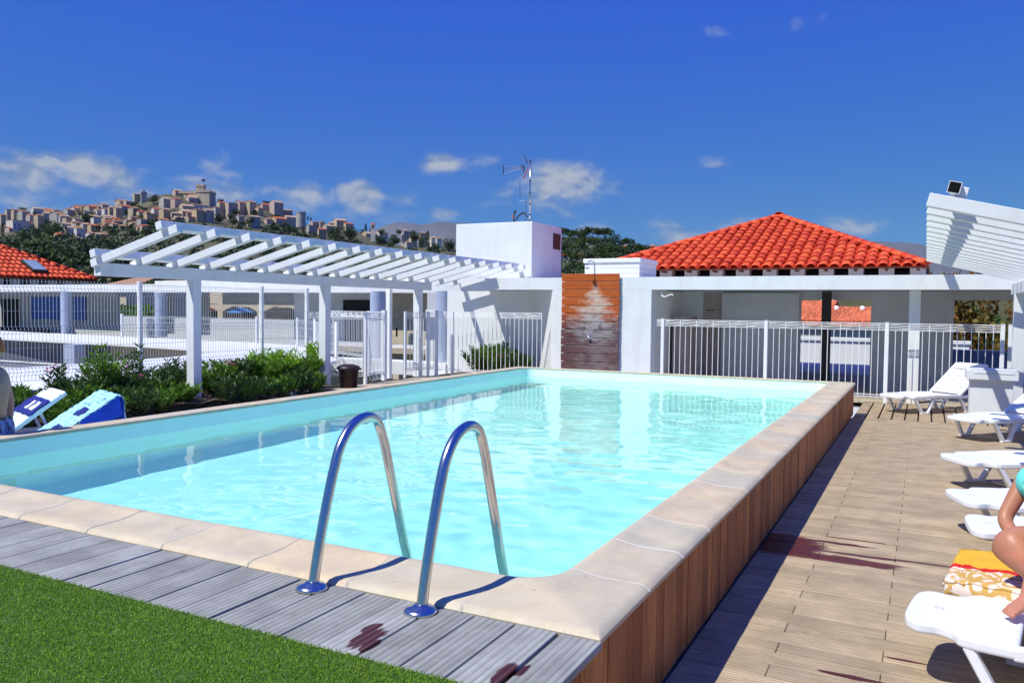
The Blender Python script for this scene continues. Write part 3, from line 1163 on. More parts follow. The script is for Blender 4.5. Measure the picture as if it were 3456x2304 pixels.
# floodlight at the far upper end (its shadow falls on the pillar)
rpg = thing('white_slatted_pergola', 'white pergola of many sloping boards overhanging the loungers on the right', 'pergola')
k = 0
y = 4.65
RP_LO, RP_HI = (2.36, 1.615), (.94, 1.982)
while y < 12.9:
    MB().bar((RP_LO[0], y, RP_LO[1]), (RP_HI[0], y, RP_HI[1]), .085, .105).build('rafter', white, rpg, bevel=.004, seg=1)
    y += .55
MB().box(2.17, 2.32, 4.55, 12.9, 1.40, 1.565).build('beam', white, rpg, bevel=.004)
for yp in (5.6, 8.85, 12.2):
    MB().box(2.165, 2.325, yp, yp + .16, DECK, 1.401).build('post', white, rpg, bevel=.005)
s = (RP_HI[1] - RP_LO[1]) / (RP_HI[0] - RP_LO[0])
for xp in (1.16,):
    zz = RP_LO[1] + s * (xp - RP_LO[0]) + .105
    MB().box(-.055, .055, 4.7, 12.88, -.048, .052, Matrix.Translation((xp, 0, zz)) @ Matrix.Rotation(-math.atan(s), 4, 'Y')).build('purlin', white, rpg, bevel=.004, seg=1)


def floodlight(loc, rot, label):
    r = thing('floodlight', label, 'floodlight', loc, 0)
    r.rotation_euler = rot
    r.scale = (.92, .92, .92)
    MB().box(-.047, .047, -.0, .10, -.047, .047).build('housing', white_trim, r, bevel=.006)
    fr = MB()
    for (a, b, c, d) in ((-.05, .05, .044, .05), (-.05, .05, -.05, -.044), (-.05, -.044, -.044, .044), (.044, .05, -.044, .044)):
        fr.box(a, b, -.012, .002, c, d)
    fr.build('frame', white_trim, r)
    MB().box(-.0435, .0435, -.009, -.001, -.0435, .0435).build('glass', blackp, r)
    MB().box(-.02, .02, .03, .07, -.075, -.048).build('bracket', white_trim, r)
    return r


floodlight((1.12, 4.62, 2.065), (R(8), R(14), 0), 'small square floodlight with black glass clipped to the right pergola')


# ------------------------------------------------------------------ pool fences (bars with wavy top band)
def wave_panel(root, p0, p1, ztop, zbot, waves=True, pitch=.105, bar=.0065):
    p0, p1 = Vector((*p0, 0)), Vector((*p1, 0))
    d = p1 - p0
    L = d.length
    d.normalize()
    n = max(1, round(L / pitch))
    m = MB()
    band = .115

    def T(s, z, off=0):
        q = p0 + d * s
        return (q.x, q.y, z)
    for i in range(n + 1):
        s = L * i / n
        top = ztop if i % 3 == 0 else ztop - band
        m.bar(T(s, zbot), T(s, top), bar * 1.6, bar * 1.6, up=(d.x, d.y, 0))
    for z in (ztop, ztop - band, zbot + .05, zbot + .012):
        m.bar(T(0, z), T(L, z), bar * 2, bar * 2)
    if waves:
        for q in range(3):
            z = ztop - .030 - q * .028
            pts = [T(s, z + .0065 * math.sin(s / .35 * 2 * math.pi)) for s in np.linspace(0, L, int(L / .04) + 2)]
            m.tube(pts, bar * .75, 5)
    o = m.build('bar_panel', white_trim, root)
    return tag(o, kind='stuff')


def fence_post(root, x, y, z0, z1, w=.06, name='post'):
    m = MB().box(x - w / 2, x + w / 2, y - w / 2, y + w / 2, z0, z1)
    m.box(x - w / 2 - .004, x + w / 2 + .004, y - w / 2 - .004, y + w / 2 + .004, z1 + .0005, z1 + .012)
    return m.build(name, white_trim, root, bevel=.003, seg=1)


FY = 13.08
fr = thing('pool_fence', 'white metal bar fence with wavy top band across the right bay', 'fence')
FP = [-3.68, -1.70, .35, 2.09]
for q in FP:
    fence_post(fr, q, FY, DECK, .905)
for a, b in ((-3.86, -3.71), (-3.65, -1.73), (-1.67, .32), (.38, 2.06)):
    wave_panel(fr, (a, FY), (b, FY), .895, DECK + .10)
fence_post(fr, 2.2, FY + .05, DECK, .90)

fl2 = thing('pool_fence', 'white metal bar fence with wavy top in front of the oleander recess', 'fence')
fence_post(fl2, -8.82, 12.86, -.45, 1.01)
fence_post(fl2, -8.40, 12.86, -.45, .99, .045)
wave_panel(fl2, (-8.78, 12.86), (-6.24, 12.90), .99, -.33)
# the side gate enclosure
gt = thing('pool_gate', 'white bar gate between a tall square post and the pergola posts', 'gate')
fence_post(gt, -9.32, 11.75, -.45, 1.50, .10, 'gate_post')
fence_post(gt, -9.08, 12.0, -.45, .98, .05)
wave_panel(gt, (-9.05, 12.02), (-8.86, 12.80), .97, -.30)
fence_post(gt, -8.95, 12.72, -.45, .98, .05)
MB().box(-9.22, -9.20, 11.86, 11.9, .45, .65).build('latch', blackp, gt)
gl2 = thing('pool_gate', 'open white gate leaf with curled bracing standing beside the bin', 'gate')
fence_post(gl2, -8.93, 10.42, -.45, .97, .06)
fence_post(gl2, -9.12, 11.3, -.45, 1.0, .09, 'gate_post')
wave_panel(gl2, (-8.94, 10.47), (-9.11, 11.25), .96, -.30, pitch=.06)
cur = MB()
for z0 in (.92, -.28):
    for k in range(3):
        a = np.linspace(0, math.pi, 8)
        cur.tube([(-8.96 - .05 * k - .02 * math.cos(t), 10.7 + .18 * k + .13 * math.cos(t), z0 - .02 - .10 * math.sin(t)) for t in a], .008, 6)
cur.build('curled_brace', white_trim, gl2, smooth=True)
fl3 = thing('pool_fence', 'white bar fence with wavy top joining the mesh fence to the gate', 'fence')
wave_panel(fl3, (-9.98, 9.95), (-8.96, 10.38), .96, -.30)
wave_panel(fl3, (-10.0, 11.9), (-9.38, 11.78), .97, -.30)
wave_panel(fl3, (-12.2, 13.2), (-10.05, 11.95), .97, -.05)
fence_post(fl3, -10.0, 11.93, -.45, .98, .05)

# ------------------------------------------------------------------ folded mesh fence on the left
mf = thing('mesh_fence', 'tall white welded mesh fence on the low wall behind the oleanders', 'fence')
MFX, MZ0, MZ1 = -10.02, .015, 1.385


wire_m = mat('wire_paint', (.50, .53, .55), .4, .05, 6)


def fold_x(z):
    o = 0
    for c in (MZ1 - .13, .72, MZ0 + .13):
        o = max(o, .035 * max(0, 1 - abs(z - c) / .05))
    return o


def mesh_panel(root, ya, yb, xa=MFX, xb=MFX):
    m = MB()
    n = max(1, round((yb - ya) / .0535))
    zs = [MZ0, MZ0 + .08, MZ0 + .13, MZ0 + .18, .67, .72, .77, MZ1 - .18, MZ1 - .13, MZ1 - .08, MZ1 + .03]
    for i in range(n + 1):
        s = i / n
        yv, xv = ya + (yb - ya) * s, xa + (xb - xa) * s
        for z0, z1 in zip(zs[:-1], zs[1:]):
            m.bar((xv + fold_x(z0), yv, z0), (xv + fold_x(z1), yv, z1), .0046, .0046, up=(0, 1, 0))
    for z in (MZ0 + .005, MZ0 + .08, MZ0 + .13, MZ0 + .18, .28, .47, .67, .72, .77, .98, MZ1 - .18, MZ1 - .13, MZ1 - .08, MZ1):
        m.bar((xa + fold_x(z) + .005, ya, z), (xb + fold_x(z) + .005, yb, z), .0048, .0048)
    return tag(m.build('wire_panel', wire_m, root, recalc=False), kind='stuff')


MP = [.88, 3.49, 6.11, 8.72, 9.95]
for q in MP:
    fence_post(mf, MFX, q, -.12, 1.43, .06)
for a, b in zip(MP[:-1], MP[1:]):
    mesh_panel(mf, a + .03, b - .03)

# white roof terrace round the courtyard beyond the fence
tr = thing('neighbour_terrace', 'broad white roof terrace wrapping a sunken courtyard beyond the mesh fence', 'building')
EAST = [(-9.9, -6), (-9.9, 10.1), (-10.6, 11.6), (-12.2, 13.2), (-13.6, 14.6), (-15.4, 16.2), (-18, 16.8), (-60, 19.5), (-60, 14.9),
        (-27, 13.9), (-19.4, 13.5), (-16.8, 13.1), (-15.2, 12.3), (-14.6, 11.2), (-14.2, 10.1), (-13.95, 7.9), (-13.8, 6), (-13.7, -6)]
# split in quads so the concave outline fills cleanly
tm_ = MB()
me_b = bmesh.new()
vs = [me_b.verts.new((a, b, -.10)) for a, b in EAST]
f = me_b.faces.new(vs)
bmesh.ops.triangulate(me_b, faces=[f])
ex = bmesh.ops.extrude_face_region(me_b, geom=me_b.faces[:])
for v in ex['geom']:
    if isinstance(v, bmesh.types.BMVert):
        v.co.z = -.17
bmesh.ops.recalc_face_normals(me_b, faces=me_b.faces)
mm = bpy.data.meshes.new('roof')
me_b.to_mesh(mm)
me_b.free()
mm.materials.append(white)
link('roof', mm, tr)
MB().box(-9.9, -9.86, -6, 10.0, -.62, -.43).build('wall', white, tr)
# courtyard walls and sunk floor
court_m = mat('court_shaded', (.24, .225, .19), .85, .1, 2)  # shade on the courtyard wall is put into this darker colour
court_d = mat('court_blue_shade', (.10, .11, .15), .85, .1, 2)  # deeper bluish shade of the left stretch, likewise painted in
MB().box(-21.5, -14.2, 14.1, 14.3, -5, -.175).build('court_wall', court_m, tr)
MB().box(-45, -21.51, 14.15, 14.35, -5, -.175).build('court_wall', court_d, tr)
MB().box(-27.5, -21.6, 13.7, 13.8, -2.2, -.95).build('court_parapet', shade_wall, tr)
MB().box(-14.5, -14.3, -6, 12, -5, -.175).build('court_wall', white, tr)
MB().box(-46, -14, -6, 14, -3.2, -3.0).build('court_floor', conc, tr)
for q in (-22.6, -29.5):
    MB().box(q, q + .5, 13.3, 13.69, -5, -.175).build('court_column', blue_col, tr)
MB().box(-28, -21.5, 13.6, 13.66, -.86, -.82).build('court_rail', white_trim, tr)

# gallery behind the courtyard
gy = 17.6
ga = thing('white_gallery', 'white flat-roofed gallery on round blue columns across the courtyard', 'building')
MB().box(-39, -23.3, gy, gy + .3, 1.52, 1.80).build('lintel', white, ga)
MB().box(-23.3, -11.2, gy - .4, gy - .1, 1.50, 1.90).build('lintel', white, ga)
MB().box(-39, -11.2, gy + .31, 21.8, 1.6, 1.78).build('roof_slab', white, ga)
for i, q in enumerate((-28.9, -23.6, -13.85)):
    MB().lathe([(.21, -.1), (.21, 1.52)], 20, (q, gy + .1, 0)).build('column', blue_col, ga, smooth=True)
for q in (-26.6, -24.6):
    MB().box(q, q + .5, 20, 20.4, -.1, 1.6).build('inner_pier', shade_wall, ga)
MB().box(-40, -30.4, 21.0, 21.2, -.1, 1.6).build('inner_wall', shade_wall, ga)
MB().box(-38.6, -37.2, 20.95, 20.99, -.1, 1.25).build('dark_door', dark_open, ga)
MB().box(-36.3, -32.4, 20.93, 20.985, .35, 1.35).build('blue_panel', blue_door, ga)
MB().box(-18.8, -14.6, 19.3, 19.5, -.1, 1.6).build('inner_wall', white, ga)
MB().box(-16.6, -14.8, 19.24, 19.295, -.1, 1.3).build('dark_window', dark_open, ga)
MB().box(-14.2, -12.2, 18.6, 18.8, -.1, 1.6).build('inner_wall', cream, ga)
MB().box(-11.9, -9.8, 17.2, 17.4, -.3, 1.5).build('inner_wall', shade_wall, ga)
MB().box(-24.5, -14.7, 21.4, 21.6, 1.12, 1.6).build('rear_beam', shade_wall, ga)
# the round columns standing at the pool house corner
for q, yq in ((-11.95, 14.9), (-9.72, 14.62)):
    tag(MB().lathe([(.2, -.5), (.2, 1.49)], 24, (q, yq, 0)).build('round_column', blue_col, None, smooth=True),
        'round blue-grey column beside the oleander recess' if q > -11 else 'round blue-grey column behind the open gate leaf', 'column')
# terrace parapet and hedge behind the gallery
pp2 = thing('far_parapet', 'low white parapet with small drain openings behind the gallery columns', 'wall')
MB().box(-42, -22, 25.0, 25.3, -1.2, .42).build('wall', white, pp2)
MB().box(-36.5, -33.0, 24.6, 24.98, -.8, .40).build('projection', white, pp2)
MB().box(-35.6, -35.2, 24.57, 24.62, .0, .22).build('drain', dark_open, pp2)
rs = thing('white_bay_wall', 'white rectangular pier wall seen between the gate posts', 'wall')
MB().box(-10.9, -9.9, 15.6, 15.9, -.45, 1.02).build('wall', white, rs)
tag(MB().box(-13.2, -9.4, 14.2, 14.8, -.6, -.28).build('stone_ledge', white), 'pale curved stone ledge on the ground beyond the gate', 'ledge')
rw = thing('red_window_wall', 'white wall with dark red window glimpsed through the gate', 'wall')
MB().box(-11.6, -8.0, 20.0, 20.3, -.5, 1.48).build('wall', cream, rw)
MB().box(-10.9, -9.9, 19.93, 19.99, .55, 1.35).build('window', mat('dark_red', (.20, .02, .02), .5), rw)
MB().box(-11.0, -9.7, 19.8, 19.99, .42, .54).build('sill', white, rw)

# low mesh fence on the terrace edge
lf = thing('low_mesh_fence', 'low white mesh fence along the curved terrace edge', 'fence')
CUR = [(-24.4, 16.7), (-21.0, 16.85), (-17.9, 16.6), (-15.6, 15.9), (-13.9, 14.7), (-12.5, 13.3), (-11.2, 12.3)]
for (a, b) in CUR:
    fence_post(lf, a, b, -.1, .72, .06)
for (a, b), (c, d) in zip(CUR[:-1], CUR[1:]):
    m = MB()
    L = math.hypot(c - a, d - b)
    n = int(L / .1)
    for i in range(n + 1):
        s = i / n
        m.bar((a + (c - a) * s, b + (d - b) * s, -.05), (a + (c - a) * s, b + (d - b) * s, .68), .008, .008)
    for z in (-.02, .2, .45, .6, .66):
        m.bar((a, b, z), (c, d, z), .01, .01)
    tag(m.build('wire_panel', wire_m, lf, recalc=False), kind='stuff')

# left tiled pavilion
l2 = thing('tiled_pavilion', 'orange clay tile roof with a skylight at the left picture edge', 'building')


def on_y(px, py, Y):
    d = ray(px, py)
    return CAM + d * ((Y - CAM.y) / d.y)


e1 = far_point(330, 945, 45)
l2.location = e1
l2.rotation_euler = (0, 0, R(90))      # its long eave runs along the pool axis
W2 = 11.5
hip_roof(l2, -W2, 0, 0, 11.0, 0, (-W2 / 2, 5.5, 2.9), .30, .46)
MB().box(-W2, 0, .06, .14, -.10, -.01).build('eave_board', red_trim, l2)
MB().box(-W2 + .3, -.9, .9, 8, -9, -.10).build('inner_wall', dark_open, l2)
px = -W2 + .4
while px < -.5:
    MB().box(px, px + .42, .45, .75, -1.2, -.06).build('pier', shade_wall, l2)
    px += .95
sk = thing('roof_skylight', 'small grey-framed skylight lying on the left orange roof', 'skylight')
sl2 = math.atan2(2.9, 5.5)
# the roof plane: from the eave line up and away to -x
nrm = Vector((math.sin(sl2), 0, math.cos(sl2)))
d_ = ray(116, 897)
t_ = (e1 + nrm * .16 - CAM).dot(nrm) / d_.dot(nrm)
sk.location = CAM + d_ * t_
sk.rotation_euler = (0, sl2, 0)
MB().box(-.62, .62, -.42, .42, -.05, .06).build('frame', dark_open, sk, bevel=.01)
MB().box(-.54, .54, -.35, .35, .061, .072).build('pane', glass_m, sk)


def on_y(px, py, Y):
    d = ray(px, py)
    return CAM + d * ((Y - CAM.y) / d.y)


# ================================================================== FURNITURE
def make_lounger(root, back_deg=38, backrest=True):
    """foot end at x=0, head towards +x, seat top at z=.29"""
    Z = .29
    # foot panel with rounded, lipped outline
    pts = [(0.02, -.20), (.0, -.12), (0, .12), (.02, .20), (.06, .235), (.10, .235), (.15, .225), (.20, .25), (.25, .305), (.44, .31),
           (.44, -.31), (.25, -.305), (.20, -.25), (.15, -.225), (.10, -.235), (.06, -.235)]
    sm_ = smooth_path([(a_, b_, 0) for a_, b_ in pts[:10]], 3)
    sm2 = smooth_path([(a_, b_, 0) for a_, b_ in pts[10:] + pts[:1]], 3)
    pts = [(q.x, q.y) for q in sm_] + [(q.x, q.y) for q in sm2[:-1]]
    fp = MB().prism(pts, Z - .05, Z)
    fp.build('foot_panel', plastic, root, bevel=.014, seg=3)
    for ry in (-.20, -.10, .10, .20):
        MB().box(.22, .425, ry - .006, ry + .006, Z - .002, Z + .005).build('rib', plastic, root, bevel=.002, seg=1)
    MB().lathe([(.022, .0), (.020, .0015), (.012, .0015), (.010, .0)], 16, (.12, 0, Z)).build('drain_ring', shade_wall, root)
    # side rails, gently bowed
    for sy in (-1, 1):
        rl = [(.42, sy * .285, Z - .03), (.62, sy * .285, Z - .018), (.85, sy * .285, Z - .022), (1.16, sy * .285, Z - .03), (1.82, sy * .27, Z - .045)]
        m = MB()
        for a, b in zip(rl[:-1], rl[1:]):
            m.bar(a, b, .05, .055)
        m.build('side_rail', plastic, root, bevel=.01)
    for k in range(9):
        x0 = .455 + k * .078
        MB().box(x0, x0 + .068, -.262, .262, Z - .022, Z - .004 + .006 * math.sin(k * .5)).build('slat', plastic, root, bevel=.005, seg=1)
    # backrest
    hx = 1.17
    a = R(back_deg)
    Mb = Matrix.Translation((hx, 0, Z - .015)) @ Matrix.Rotation(-a, 4, 'Y')
    for sy in (-1, 1):
        MB().box(0, .74, sy * .285 - .028, sy * .285 + .028, -.012, .03, Mb).build('back_rail', plastic, root, bevel=.01)
    for k in range(7):
        x0 = .02 + k * .082
        MB().box(x0, x0 + .072, -.258, .258, -.002, .02, Mb).build('slat', plastic, root, bevel=.005, seg=1)
    MB().box(.60, .75, -.257, .257, -.01, .028, Mb).build('headrest', plastic, root, bevel=.012)
    # V legs
    for xc in (.45, 1.36):
        for sy in (-1, 1):
            y = sy * .285
            m = MB()
            for dx in (-.19, .19):
                m.bar((xc + dx, y * .97, Z - .04), (xc + dx * .28, y * 1.02, .012), .040, .05, up=(0, 1, 0))
            m.box(xc - .085, xc + .085, y * 1.02 - .024, y * 1.02 + .024, 0, .03)
            m.build('leg', plastic, root, bevel=.006, seg=1)
    if back_deg > 15:
        for sy in (-.2, .2):
            q = Mb @ Vector((.42, sy, -.01))
            MB().bar(q, (q.x + .12, sy, Z - .06), .03, .03).build('back_prop', plastic, root)


LG = 'white plastic sun loungers along the deck'
SPOTS = [  # leg-pair mid point on the deck, angle, back, label
    (.80, 12.02, 46, 40, 'white slatted sun lounger with raised back, farthest, against the fence'),
    (1.70, 9.44, 48, 30, 'white sun lounger whose foot end overlaps the white plinth'),
    (1.62, 6.10, 33, 5, 'white sun lounger standing clear on the deck, third from the fence'),
    (1.64, 4.28, 20, 5, 'white sun lounger partly behind the woman\'s arm, fourth from the fence'),
    (1.72, 3.34, 4, 5, 'white sun lounger directly behind the seated woman\'s knees'),
    (1.63, 2.085, -8, 5, 'white sun lounger covered by the patterned towel the woman sits on'),
    (1.42, 1.46, -8, 5, 'nearest white sun lounger under the woman\'s bare foot'),
]
proto = {}
for (x, y, ang, back, lab) in SPOTS:
    if back not in proto:
        o = thing('sun_lounger', lab, 'sun lounger', group=LG)
        make_lounger(o, back)
        proto[back] = o
    else:
        o = copy_tree(proto[back])
        o['label'] = lab
    a = R(ang)
    o.rotation_euler = (0, 0, a)
    o.location = (x - .5 * math.cos(a), y - .5 * math.sin(a), DECK)
# left side loungers, heads up, towels over the backs
LL = [(-8.0, 3.43, 71, 36, 'white lounger with blue and white towel beside the seated man'),
      (-7.18, 3.46, 69, 33, 'white lounger behind the pool rim under the aqua printed towel')]
LO = []
for (x, y, ang, back, lab) in LL:
    o = thing('sun_lounger', lab, 'sun lounger', group='white loungers left of the pool')
    make_lounger(o, back)
    a = R(ang)
    o.rotation_euler = (0, 0, a)
    ln = 1.17 + .75 * math.cos(R(back))
    o.location = (x - ln * math.cos(a), y - ln * math.sin(a), -.64)
    LO.append(o)


def drape(name, prof, hw, m, label, loc, rz, mparts=(), cat='towel', skew=0., th=.012, seed=1):
    """towel over a profile line (x, z) across width hw; ends hang with a slight ripple"""
    root = thing(name, label, cat, loc, rz)
    rn = random.Random(seed)
    pr = smooth_path([(a, 0, b) for a, b in prof], 6)
    rows = []
    nY = 16
    for i, p in enumerate(pr):
        row = []
        for jj in range(nY + 1):
            v = -1 + 2 * jj / nY
            yy = v * hw
            side = max(0, abs(v) - .80) / .20
            drop = side * .0
            rip = .010 * math.sin(i * .9 + jj * 1.1) + .006 * math.sin(jj * 2.3 + i * .4)
            row.append((p.x + skew * v, yy, p.z + .012 + abs(rip) - drop))
        rows.append(row)
    g = MB().grid(rows)
    o = g.build('cloth', m, root, smooth=True)
    s = o.modifiers.new('thick', 'SOLIDIFY')
    s.thickness = th
    s.offset = 1
    return root, rows


def strip_on(rows, i0, i1, j0, j1, name, m, root, lift=.016):
    sub = [[(p[0], p[1], p[2] + lift) for p in r[j0:j1 + 1]] for r in rows[i0:i1 + 1]]
    o = MB().grid(sub).build(name, m, root, smooth=True)
    s = o.modifiers.new('thick', 'SOLIDIFY')
    s.thickness = .003
    return o


def back_prof(deg, hang):
    ca, sa = math.cos(R(deg)), math.sin(R(deg))
    pr = [(.62, .285), (.90, .29), (1.14, .295)]
    for t_ in (.1, .3, .5, .66):
        pr.append((1.17 + ca * t_ - sa * .02, .285 + sa * t_ + ca * .02))
    if hang:
        pr += [(1.17 + ca * .755, .30 + sa * .755), (1.17 + ca * .80, .27 + sa * .74), (1.17 + ca * .82, .16 + sa * .6), (1.17 + ca * .90, .10 + sa * .2)]
    return pr


ta, ra = drape('beach_towel', back_prof(36, False), .345, towel_white, 'white and blue towel with dark navy band on the left lounger',
               LO[0].location, LO[0].rotation_euler.z, seed=3)
n = len(ra)
strip_on(ra, n - 14, n - 6, 0, 16, 'navy_band', towel_navy, ta)
strip_on(ra, n - 12, n - 8, 3, 6, 'pale_emblem', print_pale, ta, .021)
strip_on(ra, n - 12, n - 8, 8, 10, 'pale_emblem', print_pale, ta, .021)
tb_, rb_ = drape('beach_towel', back_prof(33, True), .36, towel_aqua, 'aqua towel with dark printed emblems over the lounger back',
                 LO[1].location, LO[1].rotation_euler.z, seed=5)
n = len(rb_)
strip_on(rb_, n - 20, n - 1, 0, 16, 'blue_reverse', towel_blue, tb_, .006)
fl_side = MB()
fl_side.grid([[r[0] for r in rb_[24:n - 18]], [(r[0][0] + .03, r[0][1] - .02, max(.10, r[0][2] - .20)) for r in rb_[24:n - 18]]])
fl_side.build('blue_side', towel_blue, tb_, smooth=True)
for (a, b) in ((16, 20), (25, 29)):
    strip_on(rb_, a, b, 4, 9, 'navy_emblem', towel_navy, tb_, .018)

# printed towel on the nearest lounger
near = [o for o in COL.objects if o.get('label') == SPOTS[5][4]][0]
tw, rws = drape('beach_towel', [(-.02, .28), (.0, .297), (.10, .30), (.30, .302), (.6, .302), (.9, .305), (1.2, .305), (1.5, .30)], .325, towel_m,
                'yellow towel with red stripe and swirling white border under the woman', near.location, near.rotation_euler.z, seed=8)
side = MB()
side.grid([[r[0] for r in rws], [(r[0][0], r[0][1] - .02, r[0][2] - .035) for r in rws],
           [(r[0][0], r[0][1] - .012, r[0][2] - .06 - .012 * math.sin(i * .7)) for i, r in enumerate(rws)]])
so = side.build('hanging_edge', towel_m, tw, smooth=True)

# plinth
pl = thing('white_plinth', 'square white masonry plinth with overhanging cap beside the far loungers', 'plinth')
MB().box(1.555, 2.09, 11.0, 11.55, DECK, .131).build('base', white, pl, bevel=.006)
MB().box(1.50, 2.15, 10.93, 11.62, .132, .27).build('cap', white, pl, bevel=.008)
MB().box(1.60, 2.10, 10.926, 10.931, .222, .234).build('slot', shade_wall, pl)

# bin
bn = thing('rubbish_bin', 'dark brown plastic bin with domed lid behind the middle pergola post', 'bin', (-8.80, 9.73, -.45))
bn.scale = (.72, .72, .57)
MB().lathe([(0, 0), (.22, 0), (.27, .60), (.28, .60), (.28, .63)], 28).build('body', bin_m, bn, smooth=True)
MB().lathe([(.31, .62), (.31, .66), (.27, .72), (.15, .77), (0, .785)], 28).build('lid', bin_m, bn, smooth=True)
MB().box(.26, .36, -.10, .10, .60, .655).build('lid_lip', bin_m, bn, bevel=.01)


# ================================================================== PLANTS
def oleander(loc, h, spread, stems0, m, label, leaf=.125, lw=.022, flowers=0, seed=0, group=None, per=34, lean=.4):
    rng = np.random.default_rng(seed)
    stems = int(stems0 * 1.9)
    spread *= 1.22
    per = int(per * 1.35)
    root = thing('oleander_shrub', label, 'shrub', loc, 0, group)
    st = MB()
    P, D = [], []
    tips = []
    for k in range(stems):
        a = rng.uniform(0, 2 * math.pi)
        r = spread * math.sqrt(rng.uniform(.02, 1))
        top = np.array([r * math.cos(a), r * math.sin(a), h * rng.uniform(.62, 1.0) * (1 - .22 * r / spread)])
        base = np.array([r * .25 * math.cos(a), r * .25 * math.sin(a), 0])
        mid = (base + top) / 2 + np.array([0, 0, .06 * h])
        pts = smooth_path([base, mid, top], 4)
        st.tube(pts, [.008 - .0006 * i for i in range(len(pts))], 5)
        for i in range(per):
            t = .22 + .78 * (i / per) ** .8
            q = pts[min(int(t * (len(pts) - 1)), len(pts) - 1)]
            an = i * 2.1 + rng.uniform(-.4, .4)
            up = .25 + .9 * t * rng.uniform(.5, 1.3)
            P.append((q.x, q.y, q.z + rng.uniform(-.02, .02)))
            D.append((math.cos(an), math.sin(an), up))
        tips.append(top)
    P, D = np.array(P), np.array(D)
    st.build('stems', bark, root)
    link('foliage', leaf_mesh('foliage', P, D, rng.uniform(.7, 1.15, len(P)) * leaf, rng.uniform(.8, 1.2, len(P)) * lw, m, rng), root)
    if flowers:
        fp, fd = [], []
        for q in tips[:flowers]:
            for i in range(14):
                d = rng.normal(size=3)
                fp.append(q + d * .02 + np.array([0, 0, .03]))
                fd.append(d)
        link('blossom', leaf_mesh('blossom', np.array(fp), np.array(fd), .035, .03, petal, rng), root)
    return root


GO = 'shrubs in the bed along the mesh fence'
OL = [  # x, y, height, spread, stems, material, flowers, label
    (-9.45, 3.75, .42, .32, 16, leaf_mid, 2, 'low green shrub with pink blossom just right of the seated man'),
    (-9.55, 4.45, .75, .16, 4, leaf_dark, 2, 'thin stem with dark red flower head left of the tall oleander'),
    (-9.45, 5.05, .98, .30, 14, leaf_mid, 0, 'tall spiky oleander rising left of the first pergola post'),
    (-9.55, 5.75, .92, .22, 5, leaf_dark, 1, 'open red-tipped shrub against the mesh fence post'),
    (-9.35, 4.6, .52, .40, 22, leaf_dark, 0, 'dense dark shrub below the tall oleander'),
    (-9.35, 5.5, .55, .42, 24, leaf_dark, 1, 'dense dark shrub left of the first pergola post base'),
    (-9.5, 6.35, .70, .30, 16, leaf_dark, 0, 'feathery dark shrub close behind the first pergola post'),
    (-9.4, 7.0, .60, .36, 20, leaf_mid, 0, 'mid green shrub just right of the first pergola post'),
    (-9.5, 7.55, .66, .30, 16, leaf_dark, 1, 'upright dark shrub midway between the first two posts'),
    (-9.4, 8.1, .62, .36, 22, leaf_mid, 0, 'glossy green shrub in front of the light green bush'),
    (-9.55, 8.55, .84, .42, 30, leaf_lime, 0, 'bright light green bush left of the second pergola post'),
    (-9.4, 9.15, .62, .34, 24, leaf_mid, 0, 'green shrub at the foot of the second pergola post'),
    (-9.6, 9.75, .95, .20, 10, leaf_lime, 0, 'tall thin bamboo-like plant beside the dark bin'),
    (-9.35, 2.6, .38, .30, 14, leaf_mid, 1, 'low shrub behind the seated man'),
]
for i, (x, y, h, sp, ns, m, flw, lab) in enumerate(OL):
    oleander((x, y, -.38), h, sp, ns, m, lab, flowers=flw, seed=20 + i, group=GO,
             leaf=.145 if m is leaf_mid and h > .9 else .115, per=40 if h < .7 else 30)
ORD9N = ['first', 'second', 'third', 'fourth', 'fifth', 'sixth', 'seventh', 'eighth', 'ninth', 'tenth', 'eleventh', 'twelfth', 'thirteenth', 'fourteenth', 'fifteenth']
k = 0
for y in np.arange(2.9, 9.6, .52):
    if min(abs(y - 6.33), abs(y - 9.38)) < .3:
        continue
    oleander((-9.02, float(y), -.42), .40 + .08 * math.sin(y * 3), .26, 12, leaf_dark if k % 3 else leaf_mid,
             '%s low dense shrub from the left along the front of the bed' % ['first', 'second', 'third', 'fourth', 'fifth', 'sixth', 'seventh', 'eighth', 'ninth', 'tenth', 'eleventh', 'twelfth', 'thirteenth'][k],
             seed=200 + k, group=GO, leaf=.11, per=34)
    k += 1
k = 0
for y in np.arange(3.4, 9.2, .40):
    if min(abs(y - 6.04), abs(y - 9.05)) < .26:
        continue
    oleander((-8.68, float(y), -.44), .36 + .07 * math.sin(y * 4), .25, 12, leaf_mid if k % 2 else leaf_dark,
             '%s small shrub from the left at the very edge of the bed' % ORD9N[k], seed=300 + k, group=GO, leaf=.10, per=34)
    k += 1
OR = [(-8.15, 13.7, .78, .38, 22, leaf_mid, 0, 'dark glossy shrub against the blue column in the recess'),
      (-7.6, 13.55, .85, .36, 24, leaf_mid, 1, 'tall green oleander in the middle of the white recess'),
      (-7.1, 13.45, .62, .34, 20, leaf_dark, 2, 'pink flowered oleander at the right end of the recess')]
for i, (x, y, h, sp, ns, m, flw, lab) in enumerate(OR):
    oleander((x, y, -.45), h, sp, ns, m, lab, flowers=flw, seed=60 + i, group='oleanders in the white recess')
tag(MB().box(-8.9, -6.6, 13.05, 14.2, -.6, -.44).build('planting_bed', soil_m), kind='structure')

